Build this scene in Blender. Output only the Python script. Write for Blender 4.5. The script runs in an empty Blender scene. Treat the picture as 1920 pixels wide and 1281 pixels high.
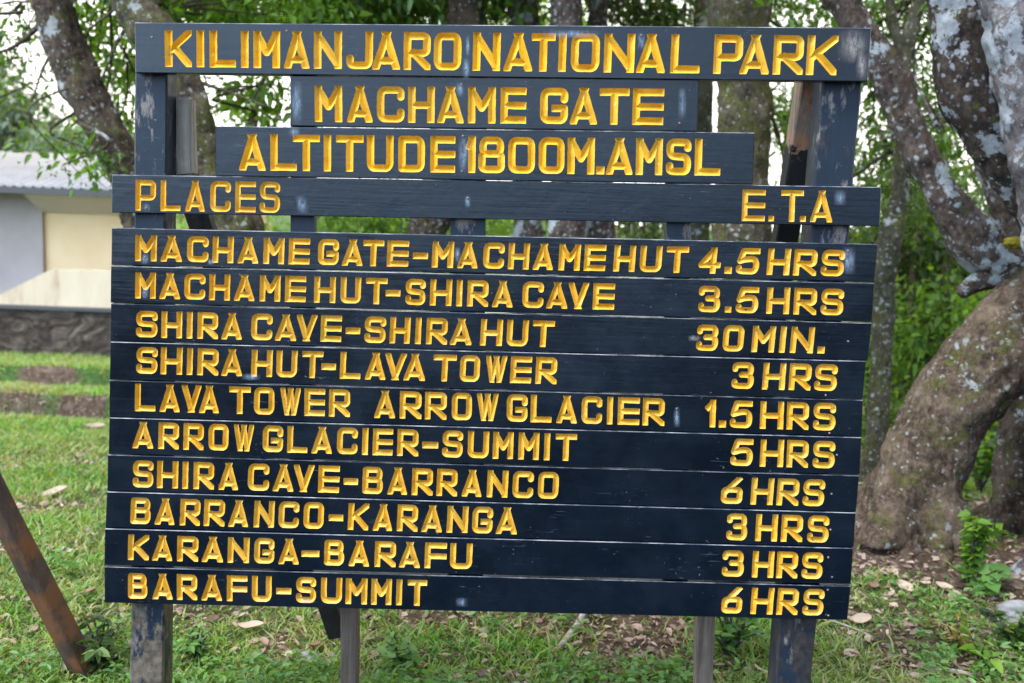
import bpy, bmesh, math, random
import numpy as np
from mathutils import Vector, Matrix

rng = np.random.default_rng(7)
random.seed(7)
S = bpy.context.scene
COL = S.collection
R = math.radians

# ------------------------------------------------------------------ camera
FPX, CX, CY = 1870.0, 960.0, 640.5            # focal length in pixels of the 1920 px wide photograph
PITCH, ROLL, YAW = R(6.995), R(2.014), R(-0.755)
CAMH, DS = 1.55, 2.70                         # eye height, distance to the sign


def cam_matrix():
    cr, sr = math.cos(ROLL), math.sin(ROLL)
    Rr = np.array([[cr, -sr, 0], [sr, cr, 0], [0, 0, 1]])
    B = np.array([[1, 0, 0], [0, 0, -1], [0, 1, 0]], float)
    cp, sp = math.cos(-PITCH), math.sin(-PITCH)
    Rx = np.array([[1, 0, 0], [0, cp, -sp], [0, sp, cp]])
    return Rx @ B @ Rr


CM = cam_matrix()
cam_data = bpy.data.cameras.new('camera')
cam = bpy.data.objects.new('camera', cam_data)
COL.objects.link(cam)
m4 = np.eye(4); m4[:3, :3] = CM; m4[2, 3] = CAMH
cam.matrix_world = Matrix(m4.tolist())
cam_data.sensor_width = 36.0
cam_data.lens = 36.0 * FPX / 1920.0
cam_data.clip_start = 0.05
cam_data.clip_end = 2000
cam_data.dof.use_dof = True
cam_data.dof.focus_distance = 2.72
cam_data.dof.aperture_fstop = 3.2
S.camera = cam

# ------------------------------------------------------------------ light
SUN_DIR = Vector((-0.42, -0.45, 1.0)).normalized()     # towards the (veiled) sun
w = bpy.data.worlds.new('World'); S.world = w; w.use_nodes = True
nt = w.node_tree; nt.nodes.clear()
o_ = nt.nodes.new('ShaderNodeOutputWorld'); bg = nt.nodes.new('ShaderNodeBackground')
sky = nt.nodes.new('ShaderNodeTexSky'); sky.sky_type = 'NISHITA'; sky.sun_disc = False
sky.sun_elevation = math.asin(SUN_DIR.z)
sky.sun_rotation = math.atan2(SUN_DIR.x, SUN_DIR.y)
sky.dust_density = 4.0; sky.air_density = 1.0
mixs = nt.nodes.new('ShaderNodeMix'); mixs.data_type = 'RGBA'
mixs.inputs[0].default_value = 0.90                      # how much of the blue the cloud layer hides
tc = nt.nodes.new('ShaderNodeTexCoord')
cn = nt.nodes.new('ShaderNodeTexNoise'); cn.inputs['Scale'].default_value = 1.6; cn.inputs['Detail'].default_value = 4
cr_ = nt.nodes.new('ShaderNodeValToRGB')
cr_.color_ramp.elements[0].position = 0.30; cr_.color_ramp.elements[0].color = (7.4, 7.1, 6.7, 1)
cr_.color_ramp.elements[1].position = 0.70; cr_.color_ramp.elements[1].color = (10.2, 9.8, 9.3, 1)
nt.links.new(tc.outputs['Generated'], cn.inputs['Vector'])
nt.links.new(cn.outputs['Fac'], cr_.inputs['Fac'])
nt.links.new(sky.outputs[0], mixs.inputs[6]); nt.links.new(cr_.outputs[0], mixs.inputs[7])
# added tint of unseen sky: bright blue behind-left, dark behind-right, to shape plank sheen
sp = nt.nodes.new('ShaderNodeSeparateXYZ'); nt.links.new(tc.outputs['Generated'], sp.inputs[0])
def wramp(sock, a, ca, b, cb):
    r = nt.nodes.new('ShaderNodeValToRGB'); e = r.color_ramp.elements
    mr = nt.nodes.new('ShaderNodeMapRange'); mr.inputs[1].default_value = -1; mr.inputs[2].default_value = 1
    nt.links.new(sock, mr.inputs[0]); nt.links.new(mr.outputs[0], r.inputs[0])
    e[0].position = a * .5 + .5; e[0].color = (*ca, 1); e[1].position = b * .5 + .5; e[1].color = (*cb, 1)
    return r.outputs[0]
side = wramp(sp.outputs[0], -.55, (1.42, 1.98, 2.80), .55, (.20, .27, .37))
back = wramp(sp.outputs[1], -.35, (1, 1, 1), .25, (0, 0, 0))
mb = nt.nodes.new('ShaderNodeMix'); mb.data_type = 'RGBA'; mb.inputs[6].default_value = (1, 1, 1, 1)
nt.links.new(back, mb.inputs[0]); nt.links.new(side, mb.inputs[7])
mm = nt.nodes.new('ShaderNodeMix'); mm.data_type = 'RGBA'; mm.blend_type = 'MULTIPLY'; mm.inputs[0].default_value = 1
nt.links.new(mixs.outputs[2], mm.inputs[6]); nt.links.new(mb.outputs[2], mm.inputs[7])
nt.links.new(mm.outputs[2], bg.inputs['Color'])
bg.inputs['Strength'].default_value = 0.15
nt.links.new(bg.outputs[0], o_.inputs[0])

sl = bpy.data.lights.new('sun', 'SUN'); sl.energy = 1.8; sl.angle = R(12); sl.color = (1.0, 0.95, 0.86)
so = bpy.data.objects.new('sun', sl); COL.objects.link(so)
so.rotation_euler = SUN_DIR.to_track_quat('Z', 'Y').to_euler()

S.view_settings.view_transform = 'Standard'
S.view_settings.look = 'None'
S.view_settings.exposure = 1.15
S.view_settings.gamma = 1.0
S.view_settings.use_curve_mapping = False
S.cycles.use_denoising = True
S.cycles.max_bounces = 6
S.cycles.transparent_max_bounces = 6

# ------------------------------------------------------------------ pixel <-> world
CAMO = np.array([0, 0, CAMH])


def ray(px, py):
    px = np.asarray(px, float); py = np.asarray(py, float)
    d = np.stack([(px - CX) / FPX, -(py - CY) / FPX, -np.ones_like(px)], -1)
    return d @ CM.T


def W(px, py, d):
    """The point seen at that pixel of the photograph, d metres ahead."""
    r = ray(px, py)
    return CAMO + r * (np.asarray(d, float) / r[..., 1])[..., None]


NRM = np.array([math.sin(YAW), math.cos(YAW), 0.0])      # away from the camera
UAX = np.array([math.cos(YAW), -math.sin(YAW), 0.0])


def P(px, py, D):
    """The point of the sign's plane (at distance D) seen at that pixel."""
    r = ray(px, py)
    t = D / (r @ NRM)
    return CAMO + r * t[..., None]


# ------------------------------------------------------------------ noise and ground height
_tab = np.random.default_rng(3).random((256, 256))


def vnoise(x, y):
    xi = np.floor(x).astype(int); yi = np.floor(y).astype(int)
    fx = x - xi; fy = y - yi
    fx = fx * fx * (3 - 2 * fx); fy = fy * fy * (3 - 2 * fy)
    a = _tab[xi & 255, yi & 255]; b = _tab[(xi + 1) & 255, yi & 255]
    c = _tab[xi & 255, (yi + 1) & 255]; d = _tab[(xi + 1) & 255, (yi + 1) & 255]
    return (a * (1 - fx) + b * fx) * (1 - fy) + (c * (1 - fx) + d * fx) * fy


def fbm(x, y, o=4):
    s = 0; a = .5
    for i in range(o):
        s = s + a * vnoise(x * 2 ** i + 13.7 * i, y * 2 ** i + 7.3 * i); a *= .5
    return s


def sstep(a, b, x):
    t = np.clip((x - a) / (b - a), 0, 1)
    return t * t * (3 - 2 * t)


def gz(x, y):
    x = np.asarray(x, float); y = np.asarray(y, float)
    far = np.clip(y - 4.2, 0, 14)
    z = -0.085 * far - .03 * np.clip(y - 12.5, 0, 6)
    # two low earth steps cross the lawn in front of the building
    wob = 0.5 * (fbm(x * 0.8, x * 0.3 + 4, 3) - .5)
    left = 1 - sstep(-1.2, 0.2, x)
    z = z + left * (0.27 * sstep(9.82, 9.92, y + wob) - 0.15 * sstep(8.6, 9.82, y + wob) - .12 * sstep(10.1, 11.9, y) + 0.20 * sstep(11.95, 12.1, y + wob * 1.5))
    z = z + 0.07 * (fbm(x * 1.1, y * 1.1) - .47) * sstep(1, 3, y) + 0.025 * (fbm(x * 6, y * 6, 3) - .44)
    z = z + 0.14 * np.exp(-((x - 2.0) ** 2 + (y - 4.9) ** 2) / 0.35)
    return z


# ------------------------------------------------------------------ mesh and tagging helpers
def tag(o, label=None, cat=None, group=None, kind=None):
    if label: o['label'] = label
    if cat: o['category'] = cat
    if group: o['group'] = group
    if kind: o['kind'] = kind
    return o


def mesh_obj(name, v, faces, mats, parent=None, origin=(0, 0, 0), loops=None, smooth=False, midx=None):
    """One mesh object. faces: list of index tuples, or a numpy (n,k) array."""
    me = bpy.data.meshes.new(name)
    v = np.asarray(v, float) - np.asarray(origin, float)
    if isinstance(faces, np.ndarray):
        n, k = faces.shape
        me.vertices.add(len(v)); me.vertices.foreach_set('co', v.ravel())
        me.loops.add(n * k); me.loops.foreach_set('vertex_index', faces.ravel().astype(np.int32))
        me.polygons.add(n)
        me.polygons.foreach_set('loop_start', np.arange(0, n * k, k, dtype=np.int32))
        me.update(calc_edges=True)
    else:
        me.from_pydata(v.tolist(), [], faces)
    for m in (mats if isinstance(mats, (list, tuple)) else [mats]):
        me.materials.append(m)
    if midx is not None:
        me.polygons.foreach_set('material_index', np.asarray(midx, np.int32))
    if smooth:
        me.polygons.foreach_set('use_smooth', np.ones(len(me.polygons), bool))
    me.validate(clean_customdata=False)
    o = bpy.data.objects.new(name, me)
    COL.objects.link(o)
    if parent is not None:
        o.parent = parent
    else:
        o.location = origin
    return o


def bm_obj(name, bm, mat, parent=None, origin=(0, 0, 0), smooth=False):
    me = bpy.data.meshes.new(name)
    bmesh.ops.translate(bm, verts=bm.verts, vec=-Vector(origin))
    bmesh.ops.recalc_face_normals(bm, faces=bm.faces)
    bm.to_mesh(me); bm.free()
    me.materials.append(mat)
    if smooth:
        me.polygons.foreach_set('use_smooth', np.ones(len(me.polygons), bool))
    o = bpy.data.objects.new(name, me); COL.objects.link(o)
    if parent is not None: o.parent = parent
    else: o.location = origin
    return o


def empty(name, loc, label, cat, group=None):
    o = bpy.data.objects.new(name, None); COL.objects.link(o)
    o.location = loc
    o.empty_display_size = 0.1
    return tag(o, label, cat, group)


def hexa(bm, c8, bevel=0.0, cuts=0, wob=0.0):
    """A box from 8 corners: front TL,TR,BR,BL then back TL,TR,BR,BL."""
    vs = [bm.verts.new(Vector(c)) for c in c8]
    fs = [(0, 3, 2, 1), (4, 5, 6, 7), (0, 1, 5, 4), (3, 7, 6, 2), (0, 4, 7, 3), (1, 2, 6, 5)]
    nf = [bm.faces.new([vs[i] for i in f]) for f in fs]
    es = list({e for f in nf for e in f.edges})
    long_e = []
    if cuts:
        # subdivide along the longest direction
        L = max(es, key=lambda e: e.calc_length())
        d = (L.verts[1].co - L.verts[0].co).normalized()
        long_e = [e for e in es if abs((e.verts[1].co - e.verts[0].co).normalized().dot(d)) > .9 and e.calc_length() > .5 * L.calc_length()]
        r = bmesh.ops.subdivide_edges(bm, edges=long_e, cuts=cuts, use_grid_fill=True)
        if wob:
            seen = set(vs)
            for g in r['geom_inner']:
                if isinstance(g, bmesh.types.BMVert):
                    g.co += Vector((random.gauss(0, wob), random.gauss(0, wob), random.gauss(0, wob)))
    if bevel:
        edges = [e for e in bm.edges if len(e.link_faces) == 2 and e.calc_face_angle(0) > .6 and any(v.is_valid for v in e.verts)]
        bmesh.ops.bevel(bm, geom=edges, offset=bevel, segments=1, affect='EDGES', clamp_overlap=True)


def slab(name, quad, D, thick, mat, parent, origin, bevel=.003, cuts=0, wob=0.0):
    """A timber whose front face is seen as the pixel quad TL,TR,BR,BL on the plane at D."""
    q = P(np.array([p[0] for p in quad]), np.array([p[1] for p in quad]), D)
    c = [*q, *(q + NRM * thick)]
    bm = bmesh.new(); hexa(bm, c, bevel, cuts, wob)
    return bm_obj(name, bm, mat, parent, origin)


def beam(name, A, B, wd, th, mat, parent=None, origin=(0, 0, 0), up=(0, -1, 0), bevel=.004, cuts=0, wob=0.0):
    A = Vector(A); B = Vector(B)
    d = (B - A).normalized(); s = d.cross(Vector(up)).normalized(); u = s.cross(d).normalized()
    s *= wd / 2; u *= th / 2
    c = [A - s + u, A + s + u, B + s + u, B - s + u, A - s - u, A + s - u, B + s - u, B - s - u]
    bm = bmesh.new(); hexa(bm, c, bevel, cuts, wob)
    return bm_obj(name, bm, mat, parent, origin)


# ------------------------------------------------------------------ materials
class N:
    def __init__(s, name):
        s.m = bpy.data.materials.new(name); s.m.use_nodes = True
        s.t = s.m.node_tree; s.t.nodes.clear()
        s.out = s.t.nodes.new('ShaderNodeOutputMaterial')

    def n(s, kind, **kw):
        nd = s.t.nodes.new('ShaderNode' + kind)
        for k, v in kw.items():
            if hasattr(nd, k): setattr(nd, k, v)
            else: nd.inputs[k.replace('_', ' ')].default_value = v
        return nd

    def l(s, a, b):
        s.t.links.new(a, b); return s

    def coords(s, kind='Object', scale=(1, 1, 1), rot=(0, 0, 0)):
        t = s.n('TexCoord'); mp = s.n('Mapping')
        mp.inputs['Scale'].default_value = scale; mp.inputs['Rotation'].default_value = rot
        s.l(t.outputs[kind], mp.inputs['Vector']); return mp.outputs[0]

    def noise(s, vec, scale, detail=4, rough=.55, dist=0):
        nd = s.n('TexNoise'); nd.inputs['Scale'].default_value = scale; nd.inputs['Detail'].default_value = detail
        nd.inputs['Roughness'].default_value = rough; nd.inputs['Distortion'].default_value = dist
        if vec is not None: s.l(vec, nd.inputs['Vector'])
        return nd.outputs['Fac']

    def ramp(s, fac, stops, interp='LINEAR'):
        r = s.n('ValToRGB'); e = r.color_ramp.elements; r.color_ramp.interpolation = interp
        while len(e) < len(stops): e.new(.5)
        for i, (p, c) in enumerate(stops):
            e[i].position = p; e[i].color = (*c, 1) if len(c) == 3 else c
        s.l(fac, r.inputs['Fac']); return r.outputs['Color']

    def mask(s, fac, a, b):
        return s.ramp(fac, [(a, (0, 0, 0)), (b, (1, 1, 1))])

    def mix(s, fac, a, b, mode='MIX'):
        x = s.n('Mix', data_type='RGBA', blend_type=mode)
        for i, v in ((0, fac), (6, a), (7, b)):
            if isinstance(v, (int, float)): x.inputs[i].default_value = v
            elif isinstance(v, tuple): x.inputs[i].default_value = (*v, 1)
            else: s.l(v, x.inputs[i])
        return x.outputs[2]

    def math(s, op, a, b=0.0):
        x = s.n('Math', operation=op)
        for i, v in ((0, a), (1, b)):
            if isinstance(v, (int, float)): x.inputs[i].default_value = v
            else: s.l(v, x.inputs[i])
        return x.outputs[0]

    def bump(s, h, strength, dist=.01, prev=None):
        b = s.n('Bump'); b.inputs['Strength'].default_value = strength; b.inputs['Distance'].default_value = dist
        s.l(h, b.inputs['Height'])
        if prev is not None: s.l(prev, b.inputs['Normal'])
        return b.outputs[0]

    def principled(s, col, rough=.6, normal=None, spec=.5):
        b = s.n('BsdfPrincipled')
        if isinstance(col, tuple): b.inputs['Base Color'].default_value = (*col, 1)
        else: s.l(col, b.inputs['Base Color'])
        if isinstance(rough, (int, float)): b.inputs['Roughness'].default_value = rough
        else: s.l(rough, b.inputs['Roughness'])
        b.inputs['Specular IOR Level'].default_value = spec
        if normal is not None: s.l(normal, b.inputs['Normal'])
        s.l(b.outputs[0], s.out.inputs[0]); s.b = b
        return s.m


def mat_paint(name, base=(.0003, .0030, .0066), vertical=False, wear=0.0, rough=.20, spec=.40, foot=None):
    """Old gloss paint on planed timber: faint grain, hairline scratches, chalky patches, specks."""
    k = N(name)
    grain_sc = (70, 70, 3) if vertical else (3, 70, 70)
    g = k.noise(k.coords('Object', grain_sc), 1.0, 5, .6)
    c = k.coords('Object')
    big = k.noise(c, 5, 4, .6)
    col = k.mix(k.mask(big, .35, .7), base, tuple(x * 1.55 + .002 for x in base))
    col = k.mix(k.math('MULTIPLY', k.mask(g, .5, .75), .35), col, tuple(x * 2.1 for x in base))
    chalk = k.noise(k.coords('Object', (2.2, 9, 9) if not vertical else (9, 9, 2.0)), 1.6, 6, .7)
    col = k.mix(k.math('MULTIPLY', k.mask(chalk, .60, .78), .055 + wear * .6), col, (.06, .085, .13))
    speck = k.noise(c, 120, 2, .5)
    s2 = k.noise(c, 9, 3)
    sm = k.math('MULTIPLY', k.mask(speck, .715, .75), k.mask(s2, .50, .62))
    col = k.mix(k.math('MULTIPLY', sm, .65), col, (.13, .13, .14))
    scr = k.noise(k.coords('Object', (6, 60, 110), (0.3, .5, .2)), 2.2, 2, .4, 1.5)
    col = k.mix(k.math('MULTIPLY', k.math('MULTIPLY', k.mask(scr, .70, .73), k.mask(s2, .52, .66)), .25), col, (.18, .20, .24))
    if wear:
        wn = k.noise(k.coords('Object', (14, 14, 5)), 1.5, 7, .7)
        col = k.mix(k.mask(wn, .60 - wear * .25, .68 - wear * .2), col, (.16, .135, .115))
    if foot:
        sx = k.n('SeparateXYZ'); k.l(c, sx.inputs[0])
        mr = k.n('MapRange'); mr.inputs[1].default_value = .75; mr.inputs[2].default_value = .05; k.l(sx.outputs[2], mr.inputs[0])
        fn = k.noise(k.coords('Object', (16, 16, 6)), 1.4, 7, .72)
        fm = k.mask(k.math('ADD', fn, k.math('MULTIPLY', mr.outputs[0], .22)), .58, .66)
        col = k.mix(k.math('MULTIPLY', fm, .9), col, k.ramp(k.noise(c, 50, 5), [(.35, tuple(x * .4 for x in foot)), (.65, foot)]))
    rg = k.ramp(big, [(.3, (rough - .04,) * 3), (.75, (rough + .16,) * 3)])
    n1 = k.bump(g, .22, .002)
    n2 = k.bump(k.noise(c, 14, 3), .10, .01, n1)
    return k.principled(col, rg, n2, spec if not vertical else spec * .75)


def mat_yellow(name, c1, c2, c3):
    k = N(name)
    c = k.coords('Object')
    n1 = k.noise(c, 22, 4, .6)
    col = k.ramp(n1, [(.30, c1), (.52, c2), (.75, c3)])
    g = k.noise(k.coords('Object', (14, 60, 160)), 1.2, 4, .65)
    col = k.mix(k.math('MULTIPLY', k.mask(g, .55, .72), .35), col, (.40, .19, .012))
    d = k.noise(c, 55, 4, .65)
    col = k.mix(k.math('MULTIPLY', k.mask(d, .62, .74), .6), col, (.20, .10, .02))
    fd = k.noise(c, 3.2, 3)
    col = k.mix(k.math('MULTIPLY', k.mask(fd, .42, .66), .55), col, (.52, .315, .045))
    ch = k.noise(c, 42, 5, .7)
    col = k.mix(k.math('MULTIPLY', k.mask(ch, .655, .67), k.mask(k.noise(c, 5.5, 2), .50, .60)), col, (.045, .05, .06))
    col = k.mix(k.math('MULTIPLY', k.mask(k.noise(c, 80, 2), .66, .72), .5), col, (.82, .62, .25))
    return k.principled(col, .42, k.bump(g, .3, .002), .4)


def mat_wood(name, a, b, c3, vertical=True, rust=None, rough=.8, black_below=None):
    k = N(name)
    g = k.noise(k.coords('Object', (45, 45, 2.5)), 1.3, 7, .7, .4)
    c = k.coords('Object')
    col = k.ramp(g, [(.28, a), (.52, b), (.78, c3)])
    big = k.noise(c, 7, 4)
    col = k.mix(k.math('MULTIPLY', k.mask(big, .45, .75), .6), col, a)
    if rust:
        col = k.mix(k.math('MULTIPLY', k.mask(k.noise(c, 9, 5, .65), .48, .62), .85), col, rust)
    if black_below:
        sx = k.n('SeparateXYZ'); k.l(c, sx.inputs[0])
        hz = k.math('ADD', sx.outputs[2], k.math('MULTIPLY', k.math('SUBTRACT', k.noise(c, 22, 5, .7), .5), .22))
        mk = k.math('LESS_THAN', hz, black_below)
        chip = k.mask(k.noise(c, 26, 5, .7), .60, .66)
        col = k.mix(mk, col, k.mix(chip, (.006, .006, .006), (.06, .045, .035)))
    return k.principled(col, rough, k.bump(g, .6, .004), .3)


def mat_bark(name, dark, mid, lich=0.5, moss=0.3, lcol=(.47, .48, .45), scale=1.0):
    k = N(name)
    c = k.coords('Object', (scale,) * 3)
    cs = k.coords('Object', (scale, scale, scale * .75))
    n1 = k.noise(cs, 34, 9, .78, .2)
    col = k.ramp(n1, [(.36, tuple(x * .30 for x in dark)), (.49, dark), (.64, mid)])
    col = k.mix(k.math('MULTIPLY', k.mask(k.noise(c, 5, 4), .48, .70), .5), col, tuple(x * 1.35 for x in mid))
    # moss in patches
    mo = k.noise(c, 6.5, 6, .7)
    col = k.mix(k.math('MULTIPLY', k.mask(mo, .62 - moss * .22, .70 - moss * .18), .8), col,
                k.ramp(k.noise(c, 60, 3), [(.35, (.045, .05, .012)), (.65, (.15, .14, .03))]))
    # crusts of pale lichen: large plates and small spots
    vo = k.n('TexVoronoi'); vo.inputs['Scale'].default_value = 17 * scale
    wv = k.n('TexCoord'); nz = k.n('TexNoise'); nz.inputs['Scale'].default_value = 14 * scale; nz.inputs['Detail'].default_value = 5
    k.l(wv.outputs['Object'], nz.inputs['Vector'])
    ad = k.n('VectorMath', operation='MULTIPLY_ADD'); ad.inputs[1].default_value = (.07,) * 3
    k.l(nz.outputs['Color'], ad.inputs[0]); k.l(wv.outputs['Object'], ad.inputs[2])
    k.l(ad.outputs[0], vo.inputs['Vector'])
    pl = k.noise(c, 4.2, 7, .68)
    plates = k.mask(pl, .66 - lich * .20, .685 - lich * .20)
    spots = k.math('MULTIPLY', k.ramp(vo.outputs['Distance'], [(.18, (1, 1, 1)), (.30, (0, 0, 0))]), k.mask(k.noise(c, 3.1, 3), .56 - lich * .2, .62 - lich * .15))
    v2 = k.n('TexVoronoi'); v2.inputs['Scale'].default_value = 44 * scale; k.l(ad.outputs[0], v2.inputs['Vector'])
    s2 = k.n('SeparateColor'); k.l(v2.outputs['Color'], s2.inputs[0])
    flecks = k.math('MULTIPLY', k.ramp(v2.outputs['Distance'], [(.25, (1, 1, 1)), (.42, (0, 0, 0))]), k.math('LESS_THAN', s2.outputs[0], .10 + lich * .28))
    lm = k.math('MAXIMUM', plates, k.math('MAXIMUM', spots, k.math('MULTIPLY', flecks, .75)))
    dv = k.noise(c, 70, 4, .7)
    col = k.mix(k.math('MULTIPLY', k.mask(dv, .56, .68), .65), col, tuple(x * .3 for x in dark))
    lc = k.ramp(k.noise(c, 30, 5, .7), [(.35, tuple(x * .62 for x in lcol)), (.62, lcol)])
    col = k.mix(k.math('MULTIPLY', lm, .9), col, lc)
    h = k.noise(cs, 40, 6, .7)
    nrm = k.bump(n1, 1.0, .035, k.bump(h, .6, .008))
    return k.principled(col, .92, nrm, .2)


def mat_leaf(name, cols, trans=.45, rough=.45, spec=.4):
    k = N(name)
    g = k.n('NewGeometry')
    col = k.ramp(g.outputs['Random Per Island'], [(i / (len(cols) - 1), c) for i, c in enumerate(cols)])
    c = k.coords('Object')
    col = k.mix(k.math('MULTIPLY', k.mask(k.noise(c, 1.6, 3), .40, .66), .45), col, cols[-1])
    b = k.n('BsdfPrincipled'); b.inputs['Roughness'].default_value = rough; b.inputs['Specular IOR Level'].default_value = spec
    k.l(col, b.inputs['Base Color'])
    t = k.n('BsdfTranslucent')
    tc2 = k.mix(1.0, col, (1.55, 1.5, .55), 'MULTIPLY')
    k.l(tc2, t.inputs['Color'])
    ms = k.n('MixShader'); ms.inputs[0].default_value = trans
    k.l(b.outputs[0], ms.inputs[1]); k.l(t.outputs[0], ms.inputs[2]); k.l(ms.outputs[0], k.out.inputs[0])
    return k.m


M = {}
M['paint'] = mat_paint('navy_paint')
M['post_paint'] = mat_paint('post_navy_paint', (.0042, .0095, .018), True, .15, .42, foot=(.15, .115, .08))
M['post_worn'] = mat_paint('worn_post_paint', (.004, .009, .017), True, .26, .5, foot=(.035, .028, .024))
M['edge'] = None
M['yellow'] = mat_yellow('yellow_paint', (.60, .285, .009), (.75, .385, .014), (.80, .47, .05))
M['old_yellow'] = mat_yellow('aged_yellow_paint', (.48, .225, .012), (.65, .325, .020), (.73, .42, .065))
M['black_wood'] = mat_wood('black_stained_wood', (.004, .004, .004), (.010, .009, .009), (.03, .024, .02), rough=.6)
M['stay_wood'] = mat_wood('peeling_black_stay', (.05, .036, .027), (.15, .112, .082), (.27, .21, .165), rust=(.26, .105, .045), black_below=1.78)
M['grey_wood'] = mat_wood('weathered_grey_wood', (.13, .11, .088), (.27, .235, .19), (.38, .345, .29))
M['brown_wood'] = mat_wood('brown_stake_wood', (.05, .033, .024), (.13, .095, .072), (.23, .18, .14))
M['rust_beam'] = mat_wood('reddish_beam_wood', (.018, .011, .008), (.058, .034, .023), (.10, .064, .042), rust=(.12, .045, .014), rough=.65)
M['bark_lichen'] = mat_bark('lichen_bark', (.080, .054, .042), (.185, .138, .105), .52, .12, (.50, .52, .51))
M['bark_brown'] = mat_bark('brown_bark', (.06, .040, .027), (.165, .118, .083), .24, .35)
M['bark_gnarled'] = mat_bark('gnarled_bark', (.085, .054, .036), (.225, .160, .108), .22, .42, (.42, .45, .42))
M['bark_dark'] = mat_bark('dark_bark', (.035, .025, .019), (.10, .068, .048), .48, .25, (.44, .45, .46))
M['bark_white'] = mat_bark('white_lichen_bark', (.11, .09, .085), (.24, .20, .19), .66, .05, (.47, .48, .49))
M['bark_mossy'] = mat_bark('mossy_bark', (.075, .058, .036), (.17, .135, .085), .15, .75)
M['bark_thin'] = mat_bark('olive_bark', (.055, .05, .03), (.14, .125, .085), .38, .6)
M['leaf_bright'] = mat_leaf('bright_leaves', [(.024, .060, .010), (.070, .150, .020), (.125, .24, .028), (.21, .34, .045)], .5)
M['leaf_mid'] = mat_leaf('mid_leaves', [(.013, .036, .008), (.032, .078, .013), (.062, .135, .020), (.12, .22, .032)], .45)
M['leaf_dark'] = mat_leaf('dark_leaves', [(.008, .020, .006), (.020, .046, .011), (.044, .088, .018), (.11, .175, .030)], .45)
M['leaf_pale'] = mat_leaf('pale_leaves', [(.075, .11, .065), (.11, .15, .09), (.15, .19, .12), (.12, .17, .09)], .35)  # distance haze is put into the leaf colour as pale grey-green
M['grass'] = mat_leaf('grass_blades', [(.045, .125, .018), (.095, .225, .028), (.155, .325, .042), (.22, .33, .06), (.36, .27, .15)], .40, .5)
M['weed'] = mat_leaf('weed_leaves', [(.05, .13, .03), (.09, .20, .042), (.14, .25, .055), (.12, .22, .055)], .4, .45)
M['dry'] = mat_leaf('dry_leaves', [(.085, .05, .033), (.18, .115, .078), (.29, .205, .15), (.40, .29, .235)], .15, .7, .2)
M['fern'] = mat_leaf('orange_fern', [(.20, .12, .03), (.30, .19, .04), (.26, .20, .06), (.20, .19, .06)], .3)
M['pale_leaf'] = mat_leaf('pale_dry_leaf', [(.33, .24, .17), (.38, .285, .21), (.42, .31, .24)], .1, .7, .2)
M['brown_leaf'] = mat_leaf('brown_dry_leaf', [(.17, .10, .065), (.2, .12, .08), (.22, .14, .10)], .1, .7, .2)


def mat_simple(name, stops, scale, rough=.85, bump=.3, detail=6):
    k = N(name)
    c = k.coords('Object')
    n = k.noise(c, scale, detail, .65)
    return k.principled(k.ramp(n, stops), rough, k.bump(n, bump, .01), .3)


M['twig'] = mat_simple('twig_bark', [(.3, (.14, .11, .085)), (.7, (.36, .32, .28))], 40)
M['rock'] = mat_simple('grey_rock', [(.3, (.12, .115, .11)), (.7, (.27, .26, .255))], 14)
M['nail'] = mat_simple('nail_iron', [(.3, (.10, .06, .045)), (.7, (.32, .22, .19))], 90, .6)
M['hole'] = mat_simple('nail_hole', [(.3, (.006, .006, .007)), (.7, (.02, .02, .022))], 90, .9)


def mat_edge():
    """Worn arris of the planks: navy paint rubbed down to pale wood and primer in places."""
    k = N('worn_plank_edge')
    c = k.coords('Object', (7, 30, 30))
    m = k.mask(k.noise(c, 1.6, 5, .7), .44, .62)
    return k.principled(k.mix(m, (.016, .026, .045), (.25, .24, .24)), .5, None, .4)


M['edge'] = mat_edge()


def mat_stain(name, col, cover):
    k = N(name)
    t = k.n('TexCoord'); sx = k.n('SeparateXYZ'); k.l(t.outputs['UV'], sx.inputs[0])
    u = k.math('SUBTRACT', 1.0, k.math('ABSOLUTE', k.math('MULTIPLY', k.math('SUBTRACT', sx.outputs[0], .5), 2.0)))
    v = k.math('SUBTRACT', 1.0, k.math('ABSOLUTE', k.math('MULTIPLY', k.math('SUBTRACT', sx.outputs[1], .5), 2.0)))
    nz = k.noise(k.coords('Object', (90, 90, 30)), 1.3, 5, .7)
    mk = k.math('MULTIPLY', k.math('MULTIPLY', k.math('MINIMUM', k.math('MULTIPLY', k.math('POWER', u, 1.4), 1.3), 1.0), k.math('POWER', v, .9)), k.mask(nz, .30, .62))
    mk = k.math('MULTIPLY', mk, cover)
    b = k.n('BsdfPrincipled'); b.inputs['Base Color'].default_value = (*col, 1); b.inputs['Roughness'].default_value = .6
    tr = k.n('BsdfTransparent'); ms = k.n('MixShader')
    k.l(mk, ms.inputs[0]); k.l(tr.outputs[0], ms.inputs[1]); k.l(b.outputs[0], ms.inputs[2]); k.l(ms.outputs[0], k.out.inputs[0])
    return k.m


M['stain'] = mat_stain('chalky_stain', (.30, .37, .46), .62)
M['stain_brown'] = mat_stain('worn_wood_patch', (.30, .25, .22), .9)
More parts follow.
